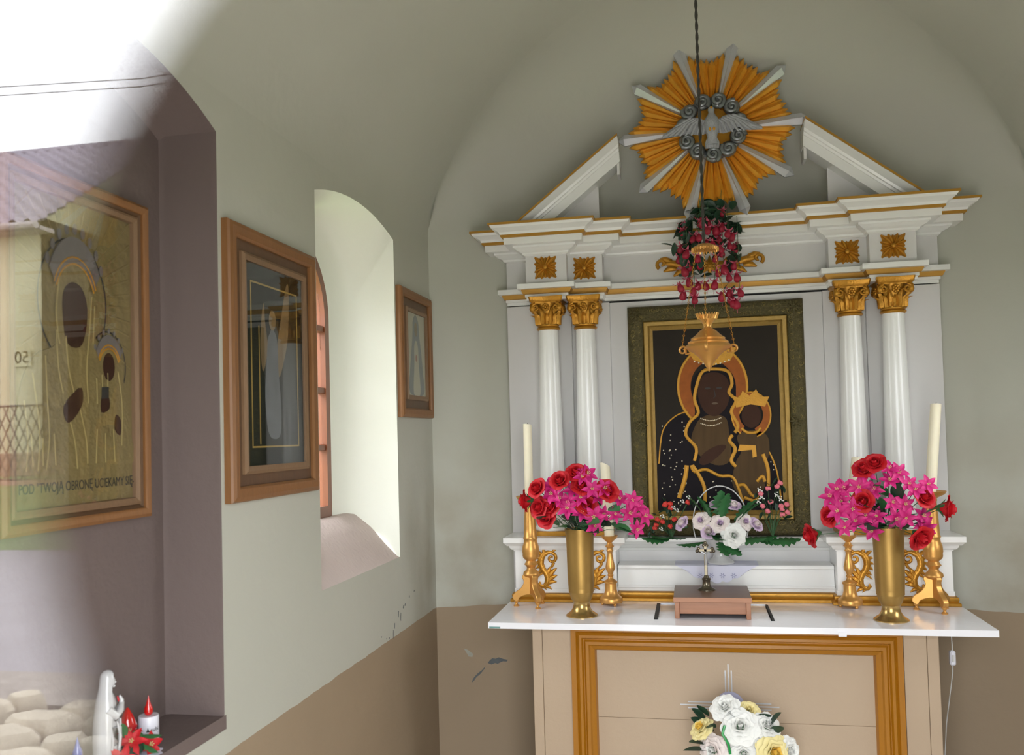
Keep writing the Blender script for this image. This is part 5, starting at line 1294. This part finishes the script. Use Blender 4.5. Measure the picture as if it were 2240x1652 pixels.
# small artificial sprigs tucked against the painting frame
def sprig(name, label, base, buds, whites, mcol):
    t = thing(name, label, 'flowers', base)
    b = Vector(base); rdd = random.Random(base[0])
    bud0 = None
    for p in buds:
        if bud0 is None:
            mb = MB()
            for k in range(5):
                a = k * 1.2566; mb.ball((.006 * math.cos(a), .004 * math.sin(a), .003 * (k % 2)), (.007, .006, .009), 7, 5)
            bud0 = mb.build('bud', mcol, None, smooth=60, local=True); bud0.parent = t; o = bud0
        else: o = dup(bud0, t)
        o.location = Vector(p) - b; o.rotation_euler = (rdd.uniform(-.6, .6), rdd.uniform(-.6, .6), 0)
    w0 = None
    for p in whites:
        if w0 is None:
            mb = MB()
            for k in range(9): mb.ball((rdd.uniform(-.009, .009), rdd.uniform(-.006, .006), rdd.uniform(-.009, .009)), .0032, 5, 4)
            w0 = mb.build('white_blossom', 'petal_white', None, local=True); w0.parent = t; o = w0
        else: o = dup(w0, t)
        o.location = Vector(p) - b
    for p in list(buds) + list(whites):
        mb = MB(); q = Vector(p) + Vector((0, .008, -.004)); mb.tube([b, (b + q) / 2 + Vector((rdd.uniform(-.015, .015), .01, .012)), q], .0012, 4); mb.build('stem', 'stem_green', t)
    l0 = make_leaf('leaf', None, None, .035, .018, 'leaf_dark'); l0.parent = t
    for c in ('label', 'category', 'group'):
        if c in l0: del l0[c]
    for k, p in enumerate(list(buds) * 3):
        o = l0 if k == 0 else dup(l0, t)
        o.location = Vector(p) - b + Vector((rdd.uniform(-.03, .03), rdd.uniform(0, .02), rdd.uniform(-.03, .02))); o.rotation_euler = (rdd.uniform(-1, 1), rdd.uniform(-1.5, 1.5), rdd.uniform(0, 6))
    return t
S1 = [(-0.124, 4.1, 1.271), (-0.103, 4.1, 1.271), (-0.104, 4.1, 1.252), (-0.129, 4.1, 1.266), (-0.026, 4.1, 1.277), (-0.164, 4.1, 1.2), (-0.17, 4.1, 1.176), (-0.141, 4.1, 1.19), (-0.175, 4.1, 1.162), (-0.107, 4.1, 1.169), (-0.087, 4.1, 1.2)]
S1w = [(-0.049, 4.1, 1.28), (-0.088, 4.1, 1.252), (-0.074, 4.1, 1.24), (-0.14, 4.1, 1.214), (-0.147, 4.1, 1.157), (-0.021, 4.1, 1.298)]
S2 = [(0.293, 4.1, 1.311), (0.325, 4.1, 1.334), (0.363, 4.1, 1.342), (0.377, 4.1, 1.358), (0.334, 4.1, 1.275), (0.298, 4.1, 1.257), (0.319, 4.1, 1.234), (0.378, 4.1, 1.256), (0.382, 4.1, 1.243), (0.382, 4.1, 1.219), (0.401, 4.1, 1.263), (0.404, 4.1, 1.228)]
S2w = [(0.291, 4.1, 1.332), (0.283, 4.1, 1.281), (0.362, 4.1, 1.308), (0.379, 4.1, 1.289), (0.299, 4.1, 1.299)]
sprig('flower_sprig', 'sprig of small red and white flowers at the foot of the painting', (-.10, 4.12, 1.116), S1, S1w, 'bud_red')
sprig('flower_sprig', 'sprig of small pink rosebuds at the foot of the painting', (.34, 4.12, 1.116), S2, S2w, 'bud_pink')

# ------------------------------------------------------------------ fuchsia hanging from the cornice
fz = thing('hanging_fuchsia', 'hanging fuchsia with red drooping flowers on the altar cornice', 'plant', (.11, 4.05, 2.565))
FU = [(0.07, 3.981, 2.521), (0.0, 4.028, 2.519), (-0.011, 3.996, 2.488), (0.104, 3.998, 2.512), (0.096, 3.961, 2.479), (0.134, 3.989, 2.486), (0.163, 4.001, 2.498), (0.184, 3.961, 2.459), (0.206, 4.003, 2.453), (0.04, 4.004, 2.457), (0.061, 3.964, 2.451), (0.147, 4.004, 2.443), (0.119, 3.993, 2.424), (0.095, 4.008, 2.433), (0.19, 3.985, 2.411), (0.211, 4.009, 2.404), (-0.017, 4.012, 2.416), (0.007, 3.962, 2.383), (0.151, 3.964, 2.395), (0.159, 4.007, 2.382), (-0.026, 4.027, 2.373), (0.051, 3.978, 2.362), (0.13, 3.992, 2.36), (0.015, 4.001, 2.337), (0.163, 3.982, 2.31), (0.207, 3.985, 2.322), (-0.01, 3.982, 2.31), (0.135, 3.986, 2.294), (0.064, 4.002, 2.337), (0.182, 3.981, 2.273), (0.216, 3.986, 2.272), (0.01, 4.014, 2.268), (-0.029, 3.962, 2.237), (0.051, 4.0, 2.245), (0.082, 4.011, 2.245), (0.123, 3.982, 2.245), (0.032, 3.976, 2.218), (-0.013, 4.016, 2.212), (0.035, 3.977, 2.182), (0.148, 3.973, 2.189), (0.183, 3.99, 2.204), (0.19, 4.009, 2.185), (0.226, 3.967, 2.201), (0.195, 3.983, 2.156), (0.209, 3.983, 2.156), (0.166, 4.018, 2.566)]
FL = [(-0.027, 4.016, 2.447), (-0.035, 4.041, 2.402), (0.013, 4.0, 2.473), (-0.014, 4.01, 2.502), (0.039, 4.029, 2.535), (0.094, 4.043, 2.588), (0.139, 4.017, 2.6), (0.12, 4.004, 2.548), (0.174, 3.997, 2.521), (0.208, 4.022, 2.496), (0.023, 4.001, 2.368), (-0.028, 4.038, 2.289), (0.049, 4.04, 2.299), (0.043, 4.001, 2.314), (0.189, 4.007, 2.341), (0.218, 4.038, 2.356), (0.183, 4.029, 2.246), (0.149, 4.038, 2.267), (0.206, 4.011, 2.231), (0.062, 3.998, 2.276), (0.026, 4.008, 2.434), (0.143, 4.038, 2.403), (0.183, 4.006, 2.384), (0.055, 4.011, 2.493), (0.194, 4.015, 2.506), (0.145, 4.015, 2.567), (0.092, 4.015, 2.542), (0.073, 4.045, 2.579)]
B0 = Vector(fz.location); rd = random.Random(31)
mb = MB(); mb.lathe([(.045, 0), (.055, .012), (.05, .02)], (.11, 4.09, 2.5655), 16); mb.build('pot', 'leaf_dark', fz)
f0 = None
for p in FU:
    if f0 is None:
        mb = MB(); mb.lathe([(.002, .012), (.006, .006), (.0125, -.006), (.0145, -.016), (.012, -.024), (.006, -.028)], seg=10, sx=1, sy=1)
        f0 = mb.build('fuchsia_flower', 'fuchsia_red', None, smooth=60, local=True); f0.parent = fz; o = f0
        mb = MB()
        for k in range(4):
            a = k * PI / 2 + .4; mb.tube([(.003 * math.cos(a), .003 * math.sin(a), .008), (.016 * math.cos(a), .016 * math.sin(a), .006), (.026 * math.cos(a), .026 * math.sin(a), .016)], [.003, .005, .0008], 5, .4)
        mb.build('sepal', 'fuchsia_pink', f0, smooth=60, local=True)
        mb = MB(); mb.tube([(0, 0, -.02), (.002, 0, -.044)], .0007, 4); mb.build('stamen', 'fuchsia_pink', f0, local=True)
    else: o = dup(f0, fz)
    o.location = Vector(p) - B0; o.rotation_euler = (rd.uniform(-.35, .35), rd.uniform(-.35, .35), rd.uniform(0, 6)); o.scale = (rd.uniform(.9, 1.25),) * 3
l0 = make_leaf('leaf', None, None, .06, .036, 'leaf_dark')
for c in ('label', 'category', 'group'):
    if c in l0: del l0[c]
l0.parent = fz; k = 0
for p in FL + [tuple(Vector(q) + Vector((rd.uniform(-.03, .03), rd.uniform(.005, .03), rd.uniform(-.01, .03)))) for q in FU + FL + FL if q[2] > 2.33] + [(.11 + rd.uniform(-.10, .10), 4.0 + rd.uniform(0, .04), 2.42 + rd.uniform(0, .17)) for _ in range(40)]:
    o = l0 if k == 0 else dup(l0, fz); k += 1
    o.location = Vector(p) - B0; o.rotation_euler = (rd.uniform(-1.2, 1.2), rd.uniform(-.6, 1.3), rd.uniform(0, 6))
for i in range(14):
    q = Vector(FU[(i * 7) % len(FU)]); a = Vector((.11 + rd.uniform(-.05, .05), 4.03, 2.585)); m_ = Vector((q.x, q.y + .02, max(q.z + .1, 2.53)))
    mb = MB(); mb.tube([a, m_, q + Vector((0, .004, .012))], .0012, 4); mb.build('stem', 'stem_green', fz)

# ------------------------------------------------------------------ hanging sanctuary lamp
LX, LY = .062, 2.9
lp = thing('sanctuary_lamp', 'gold hanging sanctuary lamp on a dark rope before the painting', 'lamp', (LX, LY, 1.79))
mb = MB()
for s in (0, 1):
    mb.tube([(LX - .003 + .0025 * math.cos(i * .7 + s * PI), LY + .0025 * math.sin(i * .7 + s * PI), 2.19 + 1.27 * i / 160) for i in range(161)], .0032, 5)
mb.build('rope', 'rope_dark', lp, smooth=60)
mb = MB(); mb.lathe([(.003, .016), (.02, .014), (.036, .006), (.041, .0), (.038, -.004), (.0, -.006)], (LX, LY, 2.180), 24); mb.build('canopy_disc', 'candlestick_gold', lp, smooth=50)
rimc = MB()
for k in range(26):
    a = 2 * PI * k / 26; rimc.tube([(LX + .040 * math.cos(a), LY + .040 * math.sin(a), 2.181), (LX + .042 * math.cos(a), LY + .042 * math.sin(a), 2.170)], [.004, .0015], 5)
rimc.build('canopy_fringe', 'candlestick_gold', lp)
vz = 1.79
mb = MB(); mb.lathe([(.001, -.004), (.004, .004), (.010, .012), (.014, .020), (.020, .030), (.026, .036), (.034, .046), (.040, .050), (.046, .056), (.056, .062), (.066, .068), (.072, .074), (.068, .082), (.062, .086), (.064, .090), (.052, .098), (.054, .102), (.040, .112), (.034, .118), (.026, .126), (.014, .134), (.012, .140), (.014, .146), (.018, .154), (.028, .166), (.032, .176), (.028, .176), (.014, .15)], (LX, LY, vz), 32, cap=False); mb.build('lamp_body', 'candlestick_gold', lp, smooth=40)
mb = MB()
for k in range(22):
    a = 2 * PI * k / 22; mb.tube([(LX + .027 * math.cos(a), LY + .027 * math.sin(a), vz + .164), (LX + .036 * math.cos(a), LY + .036 * math.sin(a), vz + .182)], [.004, .0015], 5)
mb.build('crown_fringe', 'candlestick_gold', lp)
for ang in (PI - .25, .25, -PI / 2 - .1):
    c, s_ = math.cos(ang), math.sin(ang)
    sc_ = spiral(.082, .068, .004, .014, 90, 1.1, 14)
    mb = MB(); mb.tube([(LX + c * r_, LY + s_ * r_, vz + z_) for r_, z_ in [(.060, .058), (.072, .056)] + sc_[::-1]], [.004] * 2 + [.0045 - .002 * i / 14 for i in range(15)], 6); mb.build('scroll_hook', 'candlestick_gold', lp, smooth=60)
    p0, p1 = Vector((LX + c * .083, LY + s_ * .083, vz + .086)), Vector((LX + c * .030, LY + s_ * .030, 2.176)); mb = MB(); nl = 34
    for i in range(nl):
        a, b = p0.lerp(p1, (i - .15) / nl), p0.lerp(p1, (i + 1.0) / nl); t = (b - a).normalized(); e = t.cross(Vector((0, 1, 0) if i % 2 else (1, 0, 0))).normalized() * .0032
        mb.tube([a, (a + b) / 2 + e, b, (a + b) / 2 - e, a], .0011, 4, cap=False)
    mb.build('chain', 'chain_gold', lp)

# ------------------------------------------------------------------ white flowers in a vase before the altar
fv = thing('floor_vase', 'tall dark flower stand before the altar panel', 'vase', (.15, 3.42, 0))
mb = MB(); mb.lathe([(.10, 0), (.10, .012), (.03, .03), (.022, .10), (.022, .22), (.05, .26), (.07, .32), (.075, .36), (.07, .355), (.0, .30)], seg=24, cap=False); mb.build('stand_body', 'pewter', fv, smooth=50, local=True)
WF = [((.085, 3.42, .583), 'petal_white', 'petal_white', 1.45), ((.140, 3.36, .530), 'petal_white', 'petal_white', 1.75), ((.245, 3.40, .525), 'petal_white', 'petal_white', 1.35), ((-.010, 3.40, .513), 'petal_cream', 'petal_yellow', 1.25), ((.032, 3.37, .430), 'petal_blush', 'petal_white', 1.45), ((.150, 3.36, .425), 'petal_white', 'petal_white', 1.35), ((.262, 3.37, .432), 'petal_cream', 'petal_yellow', 1.75), ((.325, 3.41, .425), 'petal_white', 'petal_white', 1.35), ((.180, 3.44, .572), 'petal_cream', 'petal_cream', 1.1), ((.215, 3.38, .495), 'petal_white', 'petal_white', 1.0), ((.10, 3.40, .40), 'petal_white', 'petal_blush', 1.3), ((.21, 3.40, .38), 'petal_white', 'petal_white', 1.3)]
WL = ['white flower at the top of the bunch before the altar', 'large white ruffled flower in the middle of the bunch before the altar', 'white flower at the altar-right edge below the peach rose', 'yellow rose sticking out alone toward the window side of the bunch', 'pinkish white rose low in the bunch before the altar', 'white flower low in the middle of the bunch before the altar', 'large cream rose with a yellow heart low in the bunch', 'white flower at the outer low edge beside the yellow-hearted rose', 'peach cream rose behind the topmost white flower', 'small white flower beside the large ruffled one', 'white flower at the very bottom of the bunch', 'white flower below the yellow-hearted rose']
gW = 'flowers before the altar'; ctr = Vector((.14, 3.46, .42)); rd = random.Random(41)
for i, (p, m1, m2, sc_) in enumerate(WF):
    d = (Vector(p) - ctr).normalized() * .9 + (CAMV - Vector(p)).normalized() * .7
    if i == 3: d = Vector((-.5, -.35, .7))
    o = flower_copy('w_' + m1 + m2, lambda: make_rose('', gW, m1, m2, open_=True), WL[i], 'flower', gW, Vector(p) - d.normalized() * .03, d, rd.uniform(0, 6), sc_ * .72)
wl = make_leaf('leaf', 'dark green leaf in the bunch before the altar', 'leaves in the bunch before the altar', .09, .045, 'leaf_dark')
for i in range(34):
    o = wl if i == 0 else wl.copy()
    if i: COL.objects.link(o)
    p = Vector((.14 + rd.uniform(-.13, .15), 3.43 + rd.uniform(-.03, .03), .36 + rd.uniform(0, .17))); d = (p - ctr + Vector((0, -.05, rd.uniform(-.1, .1)))).normalized(); o.location = p; aimx(o, d, rd.uniform(-1, 1)); o.scale = (rd.uniform(.6, 1.0),) * 3
    tag(o, 'dark leaf %s in the bunch before the altar, %s' % ('high' if p.z > .445 else 'low', 'toward the yellow rose' if p.x < .10 else ('in the middle' if p.x < .2 else 'toward the yellow-hearted rose')), 'leaf')
o = wl.copy(); COL.objects.link(o); tag(o, 'broad green leaf reaching out low beside the pinkish white rose', 'leaf'); o.location = (.03, 3.40, .42); aimx(o, (-1, -.2, .12)); o.scale = (1.1,) * 3
mb = MB(); mb.tube([(.085, 3.35, .53), (.075, 3.345, .50), (.095, 3.34, .465), (.10, 3.345, .43)], .005, 6); tn = mb.build('tinsel', 'green_tinsel', None, smooth=60); tag(tn, 'curl of green beaded tinsel in the bunch before the altar', 'tinsel')

# ------------------------------------------------------------------ cord with switch under the table
cd_ = thing('electric_cord', 'white electric cord with a switch hanging under the altar board', 'cord', (.987, 3.85, .28))
mb = MB(); mb.tube(smooth3 := [(.987, 3.85, .822), (.990, 3.85, .72), (.990, 3.85, .65), (.988, 3.85, .61), (.974, 3.85, .52), (.957, 3.85, .41), (.946, 3.85, .28), (.940, 3.85, .01)], .0022, 6); mb.build('cable', 'cord_white', cd_, smooth=60)
mb = MB(); mb.box(.978, 1.000, 3.838, 3.862, .640, .698); sw = mb.build('switch', 'plastic_white', cd_, bevel=.005)
mb = MB(); mb.box(.985, .993, 3.835, 3.84, .655, .683); mb.build('switch_key', 'cord_white', sw, bevel=.001)

# ------------------------------------------------------------------ things on the niche sill
NZ = .8865
stt = thing('statue', 'small white glazed statue of a veiled praying woman in the niche', 'statue', (-1.305, 1.80, NZ), None, (0, 0, -.92))
def ringp(cx, cy, rx, ry, z, wob=0.0, n=20, ph=0): return [(cx + rx * math.cos(a) * (1 + wob * math.cos(7 * a + ph)), cy + ry * math.sin(a) * (1 + wob * math.cos(7 * a + ph)), z) for a in [2 * PI * j / n for j in range(n)]]
# faces local +y (towards the altar)
mb = MB(); mb.loft([ringp(0, 0, .033, .032, 0), ringp(0, 0, .033, .031, .008), ringp(0, 0, .025, .024, .013, .10), ringp(0, 0, .024, .023, .045, .12, 28, .4), ringp(0, .001, .026, .024, .085, .10, 28, .9), ringp(0, .002, .028, .024, .112, .06, 28, 1.2), ringp(0, .001, .027, .021, .135, .03), ringp(0, 0, .020, .016, .152), ringp(0, 0, .010, .011, .162), ringp(0, .002, .009, .010, .170), ringp(0, .003, .009, .010, .18)])
mb.build('robed_body', 'statue_glaze', stt, smooth=60, local=True)
def half(cx, cy, rx, ry, z, a0, a1, wob=0.0, n=18): return [(cx + rx * math.cos(math.radians(a0 + (a1 - a0) * j / n)) * (1 + wob * math.cos(j * 1.9)), cy + ry * math.sin(math.radians(a0 + (a1 - a0) * j / n)) * (1 + wob * math.cos(j * 1.9)), z) for j in range(n + 1)]
mb = MB(); mb.loft([half(0, -.002, .028, .027, .012, 160, 380, .03), half(0, -.002, .030, .028, .06, 158, 382, .03), half(0, -.001, .033, .028, .10, 155, 385, .02), half(0, 0, .032, .026, .125, 150, 390, .01), half(0, 0, .026, .022, .148, 146, 394), half(0, 0, .018, .018, .164, 142, 398), half(0, .001, .0155, .0165, .178, 138, 402), half(0, .002, .0150, .0165, .190, 132, 408), half(0, .002, .0125, .0145, .201, 118, 422), half(0, .002, .006, .008, .208, 100, 440), half(0, .002, .001, .001, .2095, 95, 445)], closed=False, cap=False)
mb.build('veil', 'statue_glaze', stt, smooth=60, local=True, fix=False)
mb = MB(); mb.ball((0, .009, .183), (.0098, .0098, .0135), 14, 10); mb.ball((0, .0186, .1815), (.0013, .0018, .0024), 8, 6); mb.ball((0, .0150, .1725), (.004, .004, .0025), 8, 6); mb.build('face', 'statue_glaze', stt, smooth=60, local=True)
mb = MB()
for s_ in (-1, 1): mb.tube([(s_ * .026, .002, .128), (s_ * .024, .018, .112), (s_ * .012, .028, .120), (0, .032, .134)], [.010, .0095, .008, .0045], 10)
mb.tube([(0, .030, .128), (0, .031, .140), (0, .027, .150)], [.0055, .005, .002], 8); mb.build('joined_arms', 'statue_glaze', stt, smooth=60, local=True)
mb = MB(); mb.tube([(.012, .0215, .152), (.011, .0235, .145), (.010, .0245, .139)], [.0008, .0026, .0008], 6); mb.build('red_heart', 'rose_red', stt, local=True)
for pts in ([(.022, .020, .10), (.012, .027, .065), (.016, .022, .02)], [(-.016, .024, .10), (-.006, .027, .06), (-.010, .023, .02)], [(.028, .006, .10), (.026, .012, .06), (.024, .008, .02)], [(.004, .028, .10), (.002, .028, .06), (.004, .025, .02)]):
    mb = MB(); mb.tube(pts, [.002, .0035, .0025], 6); mb.build('robe_fold', 'statue_glaze', stt, smooth=60, local=True)
def bulb_candle(name, label, loc, r, h, cone, m_bulb, text=False):
    t = thing(name, label, 'grave candle', loc)
    mb = MB(); mb.lathe([(r * .97, 0), (r, .002), (r, h - .002), (r * .95, h), (0, h)], seg=28, cap=False); bd = mb.build('candle_body', 'plastic_white', t, smooth=50, local=True)
    if cone: prof = [(.010, h), (.012, h + .002), (.0205, h + .004), (.0205, h + .014), (.014, h + .030), (.006, h + .046), (.002, h + .052)]
    else: prof = [(.006, h), (.0095, h + .004), (.0105, h + .010), (.0095, h + .018), (.006, h + .026), (.0035, h + .034), (.0015, h + .042), (.0004, h + .047)]
    mb = MB(); mb.lathe(prof, seg=20); mb.build('flame_bulb', m_bulb, t, smooth=60, local=True)
    if text:
        a0 = -1.25
        def wrap(x, y, z): 
            a = a0 + x / r; return (loc[0] + (r + .0003 + z) * math.cos(a), loc[1] + (r + .0003 + z) * math.sin(a), loc[2] + y)
        text_mesh('lettering', 'subi', .0135, 'ink', bd, lambda x, y, z: wrap(x + .010, y + .030, z), .0002)
        mb = MB(); f_ = [(.0, .030), (.0045, .0295), (.009, .030), (.0075, .0325), (.006, .034), (.0055, .037), (.004, .040), (.003, .0355), (.0022, .033)]
        me = MB(); me.prism(f_, lambda a, b, d: wrap(a, b, d), 0, .0004); me.build('flame_emblem', 'ink', bd)
        for k, (l0_, l1_) in enumerate(((.002, .030), (.002, .018), (.002, .026), (.002, .016), (.002, .022))):
            me = MB(); me.prism([(l0_, .0235 - k * .0038), (l1_, .0235 - k * .0038), (l1_, .0253 - k * .0038), (l0_, .0253 - k * .0038)], lambda a, b, d: wrap(a, b, d), 0, .0003); me.build('print_line', 'lace_line', bd)
    return t
bulb_candle('grave_candle', 'white printed grave candle with a red flame bulb in the niche', (-1.301, 1.950, NZ), .0235, .064, False, 'red_plastic', True)
bulb_candle('grave_candle', 'white grave candle with a pointed red cap beside the statue', (-1.318, 1.893, NZ), .0215, .046, True, 'red_plastic')
bulb_candle('grave_candle', 'grave candle with a blue flame bulb at the frame edge', (-1.30, 1.695, NZ), .022, .050, False, 'blue_plastic')
# red artificial flowers with leaves lying before the statue
gN = 'red artificial flowers on the niche sill'
for i, (p, d, sc_) in enumerate([((-1.268, 1.838, .925), (.3, -.7, .5), .85), ((-1.262, 1.79, .900), (.5, -.5, .4), .9), ((-1.258, 1.885, .902), (.7, -.3, .4), .85), ((-1.29, 1.862, .935), (.1, -.3, .9), .7)]):
    o = flower_copy('poinsettia', lambda: make_lily('', gN), ['red artificial flower at the front of the niche bunch', 'red artificial flower under the veiled statue', 'red artificial flower next to the printed grave candle', 'red artificial flower at the top of the niche bunch'][i], 'flower', gN, p, d, i * 1.1, sc_)
    for c in o.children:
        if c.name.startswith('petal') or c.name.startswith('throat'):
            if 'red_' + c.data.name not in PROTO and 'poin_mesh_' + c.name.split('.')[0] not in PROTO:
                me = c.data.copy(); me.materials.clear(); me.materials.append(MATS['rose_red']); PROTO['poin_mesh_' + c.name.split('.')[0]] = me
            c.data = PROTO['poin_mesh_' + c.name.split('.')[0]]
nl0 = make_leaf('leaf', 'green artificial leaf in the niche bunch', 'green leaves in the niche bunch', .05, .018, 'leaf_green')
for i, (p, d) in enumerate([((-1.285, 1.835, .935), (.2, -.4, .8)), ((-1.275, 1.85, .945), (.3, .6, -.5)), ((-1.262, 1.825, .905), (.3, -.6, -.4)), ((-1.262, 1.86, .915), (.5, .3, -.5)), ((-1.28, 1.815, .90), (.4, -.7, .2)), ((-1.27, 1.87, .93), (.4, .5, -.2))]):
    o = nl0 if i == 0 else nl0.copy()
    if i: COL.objects.link(o)
    o.location = p; aimx(o, d, i * .7)
mb = MB(); mb.ball((-1.275, 1.845, .905), (.022, .045, .018), 12, 8); tag(mb.build('flower_foam', 'leaf_dark', None, smooth=60), 'dark green base of the flower bunch in the niche', 'flower base')
mb = MB(); mb.prism(smooth_poly([(.055 * math.cos(a) * (1 + .08 * math.cos(10 * a)), .05 * math.sin(a) * (1 + .08 * math.cos(10 * a))) for a in [2 * PI * k / 40 for k in range(40)]], 2), lambda a, b, d: (-1.268 + b * .9, 1.865 + a, NZ + d), .0003, .0012)
tag(mb.build('doily', 'lace_white', None), 'small white lace mat under the niche flowers', 'doily')
